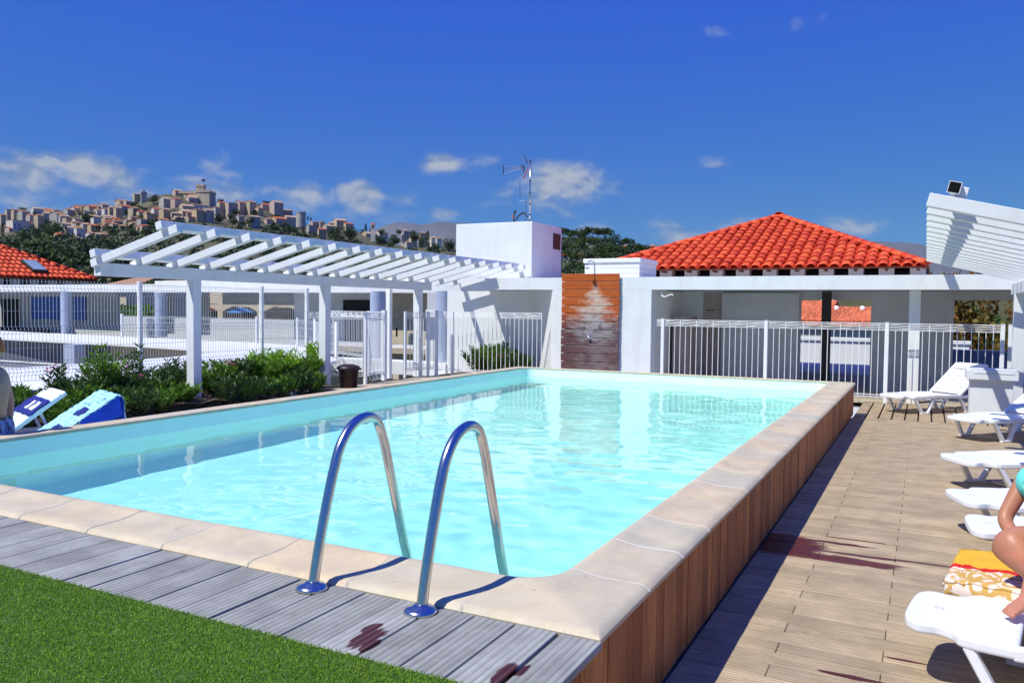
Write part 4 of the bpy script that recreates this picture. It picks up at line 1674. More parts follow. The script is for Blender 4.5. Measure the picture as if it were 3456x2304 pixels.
# ================================================================== PEOPLE
def figure(root, name, joints, bones, m, sub=2):
    """one continuous skinned body. joints: name -> (xyz, radius)"""
    names = list(joints)
    me = bpy.data.meshes.new(name)
    me.from_pydata([joints[k][0] for k in names], [(names.index(a), names.index(b)) for a, b in bones], [])
    o = link(name, me, root)
    sk_ = o.modifiers.new('skin', 'SKIN')
    sk_.use_smooth_shade = True
    for i, k in enumerate(names):
        r = joints[k][1]
        v = me.skin_vertices[0].data[i]
        v.radius = r if isinstance(r, tuple) else (r, r)
        v.use_root = (i == 0)
    ss = o.modifiers.new('sub', 'SUBSURF')
    ss.levels = ss.render_levels = sub
    me.materials.append(m)
    return o


def head_on(root, c, face, m, hm, r=.095):
    """simple head with nose, eyes, ears and hair; face = facing direction"""
    q = Vector(face).to_track_quat('-Y', 'Z')
    M_ = Matrix.Translation(c) @ q.to_matrix().to_4x4()
    h = MB()
    prof = [(0, -.115), (.035, -.112), (.055, -.095), (.068, -.06), (.076, -.01), (.078, .035), (.068, .08), (.04, .108), (0, .118)]
    h.lathe(prof, 20, (0, 0, 0), M_ @ Matrix.Diagonal((1, 1.18, 1, 1)))
    h.prism([(-.014, -.085), (.014, -.085), (.0, -.118)], -.03, .012, M_)
    for s in (-1, 1):
        h.box(s * .078 - .008, s * .078 + .008, -.01, .025, -.03, .025, M_)
    hd = h.build('head', m, root, smooth=True)
    e = MB()
    for s in (-1, 1):
        e.lathe([(0, .004), (.010, 0), (0, -.004)], 8, (0, 0, 0), M_ @ Matrix.Translation((s * .03, -.088, .012)) @ Matrix.Rotation(R(90), 4, 'X'))
    e.build('eyes', blackp, hd)
    mo = MB().box(-.022, .022, -.088, -.080, -.058, -.048, M_)
    mo.build('mouth', mat('lip', (.35, .09, .07), .5), hd)
    ha = MB()
    rows = []
    for i in range(8):
        ph = R(90 * i / 7)
        rows.append([tuple(M_ @ Vector((.087 * math.sin(ph) * math.cos(a), .012 + .103 * math.sin(ph) * math.sin(a),
                                        .01 + .125 * math.cos(ph) - (.05 if math.sin(a) > 0 else -.03) * math.sin(ph)))) for a in np.linspace(0, 2 * math.pi, 18, endpoint=False)])
    ha.grid(rows, close=True)
    ha.build('hair', hm, root, smooth=True)


def hand_chain(J, Bn, tag_, wrist, c, dirv, across, curl):
    """palm plus four unequal fingers and thumb as chains hanging on the wrist"""
    dirv, across, curl = Vector(dirv).normalized(), Vector(across).normalized(), Vector(curl).normalized()
    c = Vector(c)
    J[tag_ + 'palm'] = (tuple(c + dirv * .045), (.032, .018))
    Bn.append((wrist, tag_ + 'palm'))
    for k, (off, L) in enumerate(((-.028, .062), (-.010, .075), (.010, .070), (.028, .055))):
        a = c + dirv * .085 + across * off
        J[tag_ + 'k%d' % k] = (tuple(a), .0095)
        J[tag_ + 'm%d' % k] = (tuple(a + dirv * L * .5 + curl * .012), .0085)
        J[tag_ + 't%d' % k] = (tuple(a + dirv * L * .85 + curl * .035), .007)
        Bn += [(tag_ + 'palm', tag_ + 'k%d' % k), (tag_ + 'k%d' % k, tag_ + 'm%d' % k), (tag_ + 'm%d' % k, tag_ + 't%d' % k)]
    J[tag_ + 'th'] = (tuple(c + dirv * .05 + across * -.045 + curl * .01), .010)
    J[tag_ + 'tt'] = (tuple(c + dirv * .085 + across * -.055 + curl * .025), .008)
    Bn += [(tag_ + 'palm', tag_ + 'th'), (tag_ + 'th', tag_ + 'tt')]


def foot_chain(J, Bn, tag_, ankle, a, dirv, side):
    a, dirv, side = Vector(a), Vector(dirv).normalized(), Vector(side).normalized()
    J[tag_ + 'heel'] = (tuple(a - dirv * .04 + Vector((0, 0, -.05))), .030)
    J[tag_ + 'arch'] = (tuple(a + dirv * .06 + Vector((0, 0, -.040))), (.038, .030))
    J[tag_ + 'ball'] = (tuple(a + dirv * .125 + Vector((0, 0, -.060))), (.042, .020))
    Bn += [(ankle, tag_ + 'heel'), (ankle, tag_ + 'arch'), (tag_ + 'arch', tag_ + 'ball')]
    for k, (o_, L, r) in enumerate(((-.028, .055, .013), (-.008, .052, .010), (.008, .046, .0095), (.022, .040, .009), (.034, .033, .008))):
        J[tag_ + 'toe%d' % k] = (tuple(a + dirv * (.125 + L) + side * o_ + Vector((0, 0, -.070))), r)
        Bn.append((tag_ + 'ball', tag_ + 'toe%d' % k))


W0 = Vector((1.70, 2.05, -.2))
wo_ = thing('person', 'person in an aqua bikini top sitting with bent legs on the towelled lounger', 'person', W0)


def wl(x, y, z):
    return (x - W0.x, y - W0.y, z - W0.z)


J = {'pelvis': (wl(1.74, 2.10, -.10), (.15, .12)), 'waist': (wl(1.69, 2.16, .08), (.12, .095)), 'chest': (wl(1.56, 2.15, .26), (.14, .10)), 'neck': (wl(1.58, 2.14, .43), .048),
     'hipL': (wl(1.72, 1.98, -.10), .10), 'kneeL': (wl(1.435, 1.67, .31), .062), 'calfL': (wl(1.415, 1.615, .10), .055), 'ankL': (wl(1.405, 1.595, -.115), .034),
     'hipR': (wl(1.72, 2.16, -.10), .105), 'thR': (wl(1.50, 1.98, -.01), .11), 'kneeR': (wl(1.30, 1.83, .03), .095), 'calfR': (wl(1.48, 1.77, -.10), .055), 'ankR': (wl(1.60, 1.66, -.14), .034),
     'shR': (wl(1.47, 2.26, .37), .052), 'elR': (wl(1.325, 2.14, .07), .038), 'wrR': (wl(1.40, 1.95, -.02), .027),
     'shL': (wl(1.75, 2.04, .39), .055), 'elL': (wl(1.86, 1.90, .12), .040), 'wrL': (wl(1.80, 1.74, -.08), .026)}
Bn = [('pelvis', 'waist'), ('waist', 'chest'), ('chest', 'neck'), ('pelvis', 'hipL'), ('hipL', 'kneeL'), ('kneeL', 'calfL'), ('calfL', 'ankL'),
      ('pelvis', 'hipR'), ('hipR', 'thR'), ('thR', 'kneeR'), ('kneeR', 'calfR'), ('calfR', 'ankR'), ('chest', 'shL'), ('shL', 'elL'), ('elL', 'wrL'),
      ('chest', 'shR'), ('shR', 'elR'), ('elR', 'wrR')]
foot_chain(J, Bn, 'fl_', 'ankL', wl(1.405, 1.595, -.115), (-.62, -.78, 0), (-.78, .62, 0))
foot_chain(J, Bn, 'fr_', 'ankR', wl(1.60, 1.66, -.135), (-.2, -.95, 0), (-.95, .2, 0))
hand_chain(J, Bn, 'hl_', 'wrL', wl(1.80, 1.74, -.08), (-.3, -.8, -.3), (.9, -.3, 0), (0, 0, -1))
hand_chain(J, Bn, 'hr_', 'wrR', wl(1.40, 1.95, -.02), (.4, -.8, -.15), (.8, .4, .2), (0, 0, -1))
figure(wo_, 'body', J, Bn, skin_m)
head_on(wo_, wl(1.57, 2.10, .58), (-.6, -.8, 0), skin_m, hair_m)
fw, rt_ = Vector((-.6, -.8, 0)), Vector((-.8, .6, 0))
bk = MB()
for s in (-1, 1):
    c = Vector(wl(1.56, 2.15, .265)) + fw * .055 + rt_ * .082 * s
    rows = []
    for i in range(7):
        ph = R(6 + 80 * i / 6)
        rows.append([tuple(c + fw * (.085 * math.cos(ph)) + rt_ * (.092 * math.sin(ph) * math.cos(a)) + Vector((0, 0, .092 * math.sin(ph) * math.sin(a)))) for a in np.linspace(0, 2 * math.pi, 16, endpoint=False)])
    bk.grid(rows, close=True)
bt = bk.build('bikini_top', aqua_cloth, wo_, smooth=True)
bs_ = bt.modifiers.new('thick', 'SOLIDIFY')
bs_.thickness = .012
bb = MB()
bb.tube([Vector(wl(1.605, 2.155, .225)) + fw * (.125 * math.sin(a)) + rt_ * (.165 * math.cos(a)) for a in np.linspace(0, 2 * math.pi, 24)], .009, 6)
bb.build('bikini_strap', aqua_cloth, wo_, smooth=True)
bb2 = MB()
rows = []
for z_, k_ in ((-.20, 1.0), (-.14, 1.10), (-.07, 1.08), (-.03, 1.0)):
    rows.append([wl(1.73 + .165 * k_ * math.cos(a), 2.10 + .175 * k_ * math.sin(a), z_) for a in np.linspace(0, 2 * math.pi, 20, endpoint=False)])
bb2.grid(rows, close=True)
bb2.build('bikini_bottom', aqua_cloth, wo_, smooth=True)

mn = thing('person', 'person with bare back in blue patterned swim trunks sitting on the pool rim', 'person', (-6.04, 1.47, -.06), R(-150))
J = {'pelvis': ((0, 0, .09), (.165, .125)), 'waist': ((.0, .0, .24), (.16, .12)), 'chest': ((-.02, .0, .43), (.185, .13)), 'upper': ((-.02, 0, .53), (.14, .10)), 'neck': ((-.03, -.02, .62), .06),
     'hipA': ((.03, .09, .08), .11), 'kneeA': ((.36, .22, .05), .072), 'shinA': ((.42, .24, -.12), .058), 'ankA': ((.44, .24, -.33), .04),
     'hipB': ((.03, -.10, .08), .11), 'kneeB': ((.36, -.30, .05), .072), 'shinB': ((.42, -.32, -.12), .058), 'ankB': ((.44, -.32, -.33), .04),
     'shA': ((-.0, .20, .53), .068), 'elA': ((.17, .17, .30), .046), 'wrA': ((.32, .10, .16), .032),
     'shB': ((-.0, -.22, .53), .068), 'elB': ((.0, -.34, .28), .046), 'wrB': ((.02, -.36, .06), .032)}
Bn = [('pelvis', 'waist'), ('waist', 'chest'), ('chest', 'upper'), ('upper', 'neck'), ('pelvis', 'hipA'), ('hipA', 'kneeA'), ('kneeA', 'shinA'), ('shinA', 'ankA'),
      ('pelvis', 'hipB'), ('hipB', 'kneeB'), ('kneeB', 'shinB'), ('shinB', 'ankB'), ('upper', 'shA'), ('shA', 'elA'), ('elA', 'wrA'), ('upper', 'shB'), ('shB', 'elB'), ('elB', 'wrB')]
foot_chain(J, Bn, 'fa_', 'ankA', (.44, .24, -.33), (1, .1, -.2), (0, 1, 0))
foot_chain(J, Bn, 'fb_', 'ankB', (.44, -.32, -.33), (1, -.1, -.2), (0, -1, 0))
hand_chain(J, Bn, 'ha_', 'wrA', (.32, .10, .16), (.8, -.3, -.2), (0, 1, .2), (0, 0, -1))
hand_chain(J, Bn, 'hb_', 'wrB', (.02, -.36, .06), (.8, -.1, -.3), (0, -1, .2), (0, 0, -1))
figure(mn, 'body', J, Bn, skin2_m)
head_on(mn, (-.02, -.05, .78), (1, -.2, 0), skin2_m, hair_o)
tk = MB()
rows = []
for z_, k_ in ((-.02, 1.05), (.05, 1.13), (.12, 1.12), (.18, 1.03)):
    rows.append([(.0 + .18 * k_ * math.cos(a), .19 * k_ * math.sin(a), z_) for a in np.linspace(0, 2 * math.pi, 24, endpoint=False)])
tk.grid(rows, close=True)
for s, ky in ((1, .22), (-1, -.30)):
    a, b = Vector((.02, s * .095, .075)), Vector((.29, ky * .86, .055))
    tk.tube([a, a.lerp(b, .5), b], [.135, .118, .10], 16)
tk.build('swim_trunks', trunk_cloth, mn, smooth=True)

# ================================================================== FAR BACKGROUND
def crown_mesh(name, shape, n, size, m, seed):
    rng = np.random.default_rng(seed)
    if shape == 'round':
        cl = rng.normal(size=(16, 3))
        cl /= np.linalg.norm(cl, axis=1, keepdims=True)
        cl *= rng.uniform(.35, .75, (16, 1))
        cl[:, 2] = cl[:, 2] * .8 + .1
        cr = rng.uniform(.28, .45, 16)
    elif shape == 'umbrella':
        a = rng.uniform(0, 6.28, 16)
        r = np.sqrt(rng.uniform(0, .7, 16))
        cl = np.stack([r * np.cos(a), r * np.sin(a), .25 + .28 * (1 - r) + rng.uniform(-.06, .06, 16)], 1)
        cr = rng.uniform(.22, .34, 16)
    else:  # column
        z = np.linspace(-.9, .95, 16)
        w = .22 * np.clip(1.15 - np.abs((z + .25) / 1.25) ** 2.2, .12, 1)
        a = rng.uniform(0, 6.28, 16)
        cl = np.stack([w * .4 * np.cos(a), w * .4 * np.sin(a), z], 1)
        cr = w
    k = rng.integers(0, len(cl), n)
    d = rng.normal(size=(n, 3))
    d /= np.linalg.norm(d, axis=1, keepdims=True)
    rad = cr[k][:, None] * rng.uniform(.72, 1.05, (n, 1))
    P = cl[k] + d * rad
    D = d + rng.normal(size=(n, 3)) * .7
    return leaf_mesh(name, P - D * size * .25, D, size * rng.uniform(.7, 1.3, n), size * .7 * rng.uniform(.7, 1.3, n), m, rng)


CR = {}
for nm, shp, mm_ in (('round_dark', 'round', leaf_far), ('round_olive', 'round', leaf_olive), ('round_green', 'round', leaf_pine),
                     ('umbrella', 'umbrella', leaf_pine), ('cypress', 'column', leaf_far), ('autumn', 'round', leaf_autumn)):
    CR[nm] = [crown_mesh('crown', shp, 900 if shp != 'column' else 700, .17 if shp != 'column' else .12, mm_, 90 + i) for i in range(3)]
TRK = MB().tube([(0, 0, -1), (.03, .01, -.4), (-.02, .02, .15)], [.07, .055, .03], 7).mesh('trunk', bark, True)


CR['autumn'] = [crown_mesh('crown', 'round', 5200, .075, leaf_autumn, 130)]
CR['near_green'] = [crown_mesh('crown', 'round', 4200, .07, leaf_mid, 133)]
CR['near_dark'] = [crown_mesh('crown', 'round', 4200, .07, leaf_dark, 134)]


def tree(kind, base, w, h, label, group, name='tree'):
    """base: ground point; w: crown radius; h: total height"""
    o = thing(name, label, 'tree', base, random.uniform(0, 6.28), group)
    c = link('crown', random.choice(CR[kind]), o)
    if kind == 'cypress':
        c.location = (0, 0, h * .53)
        c.scale = (w * 3.2, w * 3.2, h * .48)
    elif kind == 'umbrella':
        c.location = (0, 0, h * .45)
        c.scale = (w, w, h * .62)
    else:
        c.location = (0, 0, h * .5)
        c.scale = (w, w, h * .55)
    tk_ = link('trunk', TRK, o)
    tk_.location = (0, 0, h * .45)
    tk_.scale = (w * .9, w * .9, h * .5)
    return o


# village hill: sheet of land rising from 380 m to the ridge at 950 m
RIDGE = [(-700, 690), (0, 735), (150, 722), (330, 700), (470, 672), (600, 660), (720, 690), (860, 690), (960, 735), (1100, 765), (1240, 800), (1400, 830), (1530, 840), (1680, 880), (1900, 925), (2300, 985)]


def ridge(x):
    return float(np.interp(x, [a for a, _ in RIDGE], [b for _, b in RIDGE]))


def hill_pt(x, s):
    """s 0 (foot) .. 1 (ridge)"""
    y0 = 985
    yr = ridge(x)
    return far_point(x, y0 + (yr - y0) * s, 330 + 620 * s)


def hill_s(x, y):
    return min(1.0, max(0.0, (985 - y) / (985 - ridge(x))))


hb_ = MB()
rows = []
for s in np.linspace(0, 1, 14):
    rows.append([tuple(hill_pt(x, s) + Vector((0, 0, 3 * math.sin(x * .02 + s * 9)))) for x in np.linspace(-700, 2300, 70)])
back = [tuple(hill_pt(x, 1) + Vector((c_f.x, c_f.y, 0)) * 300 + Vector((0, 0, -70))) for x in np.linspace(-700, 2300, 70)]
front = [tuple(Vector((p[0], p[1], -9.2))) for p in rows[0]]
hb_.grid([front] + rows + [back])
struct(hb_.build('village_hill', hill_m, smooth=True, recalc=False))

WALLS = [mat('wall_tan', (0.48, 0.39, 0.28), .85, .12, .25), mat('wall_grey', (0.41, 0.38, 0.35), .85, .12, .25), mat('wall_white', (0.59, 0.56, 0.51), .85, .08, .25),
         mat('wall_pink', (0.49, 0.37, 0.31), .85, .1, .25), mat('wall_ochre', (0.51, 0.39, 0.23), .85, .1, .25)]
WN = ['tan', 'grey', 'white', 'pink', 'ochre']
rt_fn = lambda B, co, c, n, bs: (B.mix(B.ramp(B.noise(B.vm('MULTIPLY', co, (9, 2.2, 2.2)), 1.0, 3, .6), .35, .65), B.mix(1.0, c, (.62, .6, .6), 'MULTIPLY'), B.mix(1.0, c, (1.25, 1.3, 1.35), 'MULTIPLY')), n)
ROOFS = [mat('roof_clay', (.42, .20, .11), .85, .2, .4, fn=rt_fn), mat('roof_pale', (.48, .33, .22), .85, .2, .4, fn=rt_fn), mat('roof_red', (.50, .12, .05), .85, .2, .4, fn=rt_fn)]
RN = ['brown clay', 'pale clay', 'red']
stone_m = mat('castle_stone', (.52, .44, .33), .85, .12, .12)
WIN = MB().box(-.42, .42, -.10, .12, 0, 1.25).mesh('window', mat('far_window', (.05, .05, .065), .4))
SHUT = MB().box(-.28, .28, -.14, .10, 0, 1.5).mesh('shutter', blue_door)


ONE9 = ORD9 = ['first', 'second', 'third', 'fourth', 'fifth', 'sixth', 'seventh', 'eighth', 'ninth']
ORDS = ORD9 + ['tenth', 'eleventh', 'twelfth', 'thirteenth', 'fourteenth', 'fifteenth', 'sixteenth', 'seventeenth', 'eighteenth', 'nineteenth', 'twentieth']
for t_, tn in (('twenty', None), ('thirty', 'thirtieth'), ('forty', 'fortieth'), ('fifty', 'fiftieth'), ('sixty', 'sixtieth'), ('seventy', 'seventieth')):
    if tn:
        ORDS.append(tn)
    ORDS += [t_ + '-' + o_ for o_ in ORD9]


def house(c0, w, d, h, rz, wall, roof, label, group, kind='gable', shut=False, cat='house', name='village_house'):
    o = thing(name, label, cat, c0, rz, group)
    hw, hd = w / 2, d / 2
    rise = {'gable': .22 * d, 'flat': .05, 'mono': .18 * d, 'hip': .24 * d}[kind]
    m = MB()
    if kind in ('gable',):
        m.add([(-hw, -hd, -14), (hw, -hd, -14), (hw, hd, -14), (-hw, hd, -14), (-hw, -hd, h), (hw, -hd, h), (hw, hd, h), (-hw, hd, h), (-hw, 0, h + rise), (hw, 0, h + rise)],
              [(0, 1, 5, 4), (2, 3, 7, 6), (1, 2, 6, 9, 5), (3, 0, 4, 8, 7), (3, 2, 1, 0)])
    else:
        m.box(-hw, hw, -hd, hd, -14, h)
    m.build('wall', wall, o)
    e = .35
    r = MB()
    if kind == 'gable':
        for s in (-1, 1):
            k = rise / hd
            a = [(-hw - e, s * (hd + e), h - e * k + .05), (hw + e, s * (hd + e), h - e * k + .05), (hw + e, 0, h + rise + .05), (-hw - e, 0, h + rise + .05)]
            r.add(a + [(x, y, z + .3) for x, y, z in a], [(0, 1, 2, 3), (4, 7, 6, 5), (0, 4, 5, 1), (1, 5, 6, 2), (2, 6, 7, 3), (3, 7, 4, 0)])
    elif kind == 'hip':
        r.add([(-hw - e, -hd - e, h), (hw + e, -hd - e, h), (hw + e, hd + e, h), (-hw - e, hd + e, h), (-hw * .35, 0, h + rise), (hw * .35, 0, h + rise)],
              [(0, 1, 5, 4), (1, 2, 5), (2, 3, 4, 5), (3, 0, 4), (3, 2, 1, 0)])
    elif kind == 'mono':
        a = [(-hw - e, -hd - e, h), (hw + e, -hd - e, h), (hw + e, hd + e, h + rise), (-hw - e, hd + e, h + rise)]
        r.add(a + [(x, y, z + .3) for x, y, z in a], [(0, 1, 2, 3), (4, 7, 6, 5), (0, 4, 5, 1), (1, 5, 6, 2), (2, 6, 7, 3), (3, 7, 4, 0)])
    else:
        r.box(-hw - .15, hw + .15, -hd - .15, hd + .15, h + .01, h + .45)
    r.build('roof', roof, o)
    nw = max(1, int(w / 3.4))
    for fl in range(max(1, int(h / 3.1))):
        for i in range(nw):
            if random.random() < .5:
                continue
            q = link('window', WIN, o)
            q.location = (-hw + w * (i + .5) / nw, -hd, .9 + fl * 3.0)
            if shut:
                for sx in (-.8, .8):
                    g = link('shutter', SHUT, q)
                    g.location = (sx, 0, 0)
    if random.random() < .5:
        MB().box(hw * .3, hw * .3 + .8, .2, 1.0, h, h + rise + 1.3).build('chimney', wall, o)
    return o


HA = [(0, 48, 735, 860), (55, 180, 690, 800), (180, 260, 700, 860), (90, 245, 790, 915), (255, 390, 735, 890), (395, 480, 730, 800), (480, 585, 735, 820),
      (590, 740, 770, 835), (600, 700, 700, 765), (700, 840, 715, 765), (745, 880, 740, 800), (835, 960, 655, 715), (870, 1000, 690, 770), (1000, 1110, 660, 790),
      (1090, 1200, 615, 690), (1100, 1190, 665, 740), (1190, 1290, 680, 760), (1265, 1380, 700, 800), (1270, 1340, 780, 880), (1340, 1440, 730, 840),
      (1400, 1560, 680, 800), (1480, 1660, 590, 690), (1560, 1770, 720, 795), (1780, 1950, 690, 830), (1660, 1900, 655, 715), (1965, 2010, 670, 770),
      (2000, 2170, 620, 760), (2170, 2340, 620, 740), (2180, 2352, 750, 830), (850, 950, 775, 840), (955, 1040, 760, 840), (960, 1100, 800, 870),
      (600, 770, 850, 950), (750, 890, 825, 920), (880, 990, 840, 900), (510, 580, 920, 990), (630, 750, 950, 1020), (800, 920, 905, 1010), (920, 990, 925, 970),
      (1100, 1190, 850, 900), (1140, 1200, 790, 850), (590, 720, 815, 860), (1440, 1540, 790, 850), (300, 400, 690, 745), (1190, 1270, 760, 850)]
HB = [(0, 60, 680, 760), (50, 150, 650, 730), (140, 235, 620, 770), (210, 330, 690, 770), (80, 200, 770, 840), (150, 380, 770, 865), (460, 560, 840, 925),
      (500, 630, 810, 855), (570, 640, 875, 950), (620, 720, 850, 885), (670, 800, 820, 865), (720, 820, 800, 840), (800, 890, 830, 865), (980, 1200, 915, 965),
      (1340, 1400, 890, 935), (1350, 1470, 950, 1010), (1500, 1560, 910, 950), (1590, 1700, 945, 1060), (1370, 1420, 1000, 1035), (-60, 30, 760, 840), (300, 400, 790, 850)]
HS = [(a, b, c, d) for a, b, c, d in HA] + [(a + 2352, b + 2352, c, d) for a, b, c, d in HB]
HS2 = []
for (a, b, c, d) in HS:
    if b - a > 105 and (a, b) != (90, 245):
        mth = a + (b - a) * random.uniform(.42, .58)
        HS2 += [(a, mth, c + random.uniform(0, 14), d), (mth, b, c + random.uniform(-8, 18), d + random.uniform(-4, 6))]
    else:
        HS2.append((a, b, c, d))
for k in range(34):
    a = random.uniform(0, 1900)
    d = random.uniform(800, 930) if a < 1300 else random.uniform(760, 850)
    w_ = random.uniform(50, 95)
    HS2.append((a, a + w_, d - random.uniform(45, 75), d))
for k in range(22):
    a = random.uniform(380, 1760)
    if 1280 < a < 1480:
        continue
    d = (ridge((a + 35) * .3673) - 450) / .3673 + random.uniform(8, 42)
    w_ = random.uniform(55, 100)
    HS2.append((a, a + w_, d - random.uniform(45, 70), d))
HS = HS2
HS = [(a * .3673, b * .3673, 450 + c * .3673, 450 + d * .3673) for a, b, c, d in HS]
rowsH = {'along the village skyline': [], 'in the upper village row': [], 'in the middle village row': [], 'in the lowest village row': []}
for hh in HS:
    s = hill_s((hh[0] + hh[1]) / 2, hh[3])
    key = 'along the village skyline' if s > .90 else 'in the upper village row' if s > .80 else 'in the middle village row' if s > .66 else 'in the lowest village row'
    rowsH[key].append(hh)
for key, lst in rowsH.items():
    lst.sort(key=lambda q: q[0])
    for i, (x0, x1, y0, y1) in enumerate(lst):
        xm = (x0 + x1) / 2
        s = hill_s(xm, y1)
        dist = 330 + 620 * s
        base = far_point(xm, y1, dist)
        sc = dist / F_PX
        w = (x1 - x0) * sc * 1.0
        h = (y1 - y0) * sc * .86
        k = random.choice([0, 0, 1, 1, 2, 3, 4])
        r = random.choice([0, 0, 1, 1, 2])
        if (x0, x1) == (90 * .3673, 245 * .3673):
            k = 2
        rz = math.atan2(CAM.y - base.y, CAM.x - base.x) + math.pi / 2 + random.uniform(.25, .75)
        nm = ORDS[i]
        kd = 'gable' if random.random() < .62 else random.choice(['mono', 'hip', 'flat'])
        shutd = (abs(x0 - 90 * .3673) < .1)
        house(base, w, max(5, w * random.uniform(.6, .9)), h, rz, WALLS[k], ROOFS[r],
              '%s house, %s roof, %s from left %s' % (WN[k], RN[r], nm, key),
              'houses of the hill village', kd, shut=shutd)

# castle
def cren(m, x0, x1, y0, y1, z, n, t=1.0, h=1.3):
    for i in range(n):
        for (yy0, yy1) in ((y0, y0 + t), (y1 - t, y1)):
            a = x0 + (x1 - x0) * (i + .1) / n
            m.box(a, a + (x1 - x0) * .5 / n, yy0, yy1, z, z + h)
    k = max(3, int(n * (y1 - y0) / (x1 - x0)))
    for i in range(1, k - 1):
        for (xx0, xx1) in ((x0, x0 + t), (x1 - t, x1)):
            a = y0 + (y1 - y0) * (i + .1) / k
            m.box(xx0, xx1, a, a + (y1 - y0) * .5 / k, z, z + h)


cd = 945
cb0 = far_point(655, 450 + 720 * .3673, cd)
cas = thing('hilltop_castle', 'crenellated stone castle with square tower and flag crowning the village', 'castle', cb0, math.atan2(CAM.y - cb0.y, CAM.x - cb0.x) + math.pi / 2 - .42)
u = .3673 * cd / F_PX
k_ = MB().box(6, 22, -9, 9, -12, 180 * u)
k_.build('keep', stone_m, cas)
m = MB()
m.box(5.4, 22.6, -9.6, 9.6, 168 * u, 180 * u - .01)
cren(m, 5.4, 22.6, -9.6, 9.6, 180 * u, 9)
m.build('battlement', stone_m, cas)
MB().box(-4, 5.9, -6, 8, -12, 172 * u).build('hall', stone_m, cas)
MB().box(-18, -4.1, -4, 8, -12, 165 * u).build('west_wing', stone_m, cas)
m = MB()
m.box(-18.4, 5.3, -6.4, 8.4, 160 * u, 172 * u + .02)
cren(m, -18.4, 5.3, -6.4, 8.4, 172 * u, 14)
m.build('battlement', stone_m, cas)
MB().box(4, 12, -3, 5, 172 * u, 235 * u).build('tower', stone_m, cas)
m = MB()
m.box(3.4, 12.6, -3.6, 5.6, 228 * u, 240 * u)
cren(m, 3.4, 12.6, -3.6, 5.6, 240 * u, 5, .9, 1.3)
m.build('tower_battlement', stone_m, cas)
for fx in (4.5, 9):
    MB().tube([(fx, 0, 240 * u), (fx, 0, 300 * u)], .16, 6).build('flagpole', white_trim, cas)
MB().box(9.2, 13.2, -.1, .1, 276 * u, 296 * u).build('flag', flag_m, cas)
for (wx, wz) in ((-1, 90), (2.5, 90), (-1, 125), (2.5, 125), (-14, 90), (-9, 90), (-14, 130), (-9, 130)):
    q = link('window', WIN, cas)
    q.location = (wx, -6 if wx > -4 else -4, wz * u)
    q.scale = (1, 1, 1.6)
for (wx, wz) in ((7.2, 200), (9.5, 200)):
    q = link('window', WIN, cas)
    q.location = (wx, -3, wz * u)
bt0 = far_point(1322 * .3673, 450 + 645 * .3673, 930)
bt = thing('bell_tower', 'dark square bell tower with finial left of the castle', 'tower', bt0, 2.6)
MB().box(-3, 3, -3, 3, -10, 12).build('shaft', WALLS[1], bt)
MB().box(-3.4, 3.4, -3.4, 3.4, 10.6, 12.6).build('cornice', WALLS[1], bt)
MB().lathe([(2, 0), (1.2, 1.6), (.2, 3), (.1, 5)], 10, (0, 0, 12.6)).build('finial', bark, bt)
ct0 = far_point(864 + 1075 * .3673, 450 + 915 * .3673, 560)
ct = thing('church_tower', 'slim pale church tower with red top among cypresses on the right slope', 'tower', ct0, .6)
MB().box(-1.5, 1.5, -1.5, 1.5, -6, 5.2).build('shaft', WALLS[2], ct)
MB().box(-1.7, 1.7, -1.7, 1.7, 5.2, 5.6).build('cornice', WALLS[2], ct)
MB().lathe([(1.6, 0), (1.1, .9), (.1, 1.6)], 8, (0, 0, 5.6)).build('cap', ROOFS[2], ct)
MB().box(-.5, .5, -1.56, -1.4, 2.8, 4.6).build('belfry_opening', dark_open, ct)
rt0 = far_point(864 + 412 * .3673, 450 + 790 * .3673, 800)
rt = thing('round_tower', 'pale round water tower on the skyline right of the village', 'tower', rt0)
MB().lathe([(4.6, -8), (4.6, 6), (4.9, 6), (4.9, 6.8), (0, 7.2)], 24).build('drum', WALLS[1], rt, smooth=False)
for a in range(5):
    MB().tube([(4.4 * math.cos(a), 4.4 * math.sin(a), 6.8), (4.4 * math.cos(a), 4.4 * math.sin(a), 9)], .15, 5).build('aerial', bark, rt)

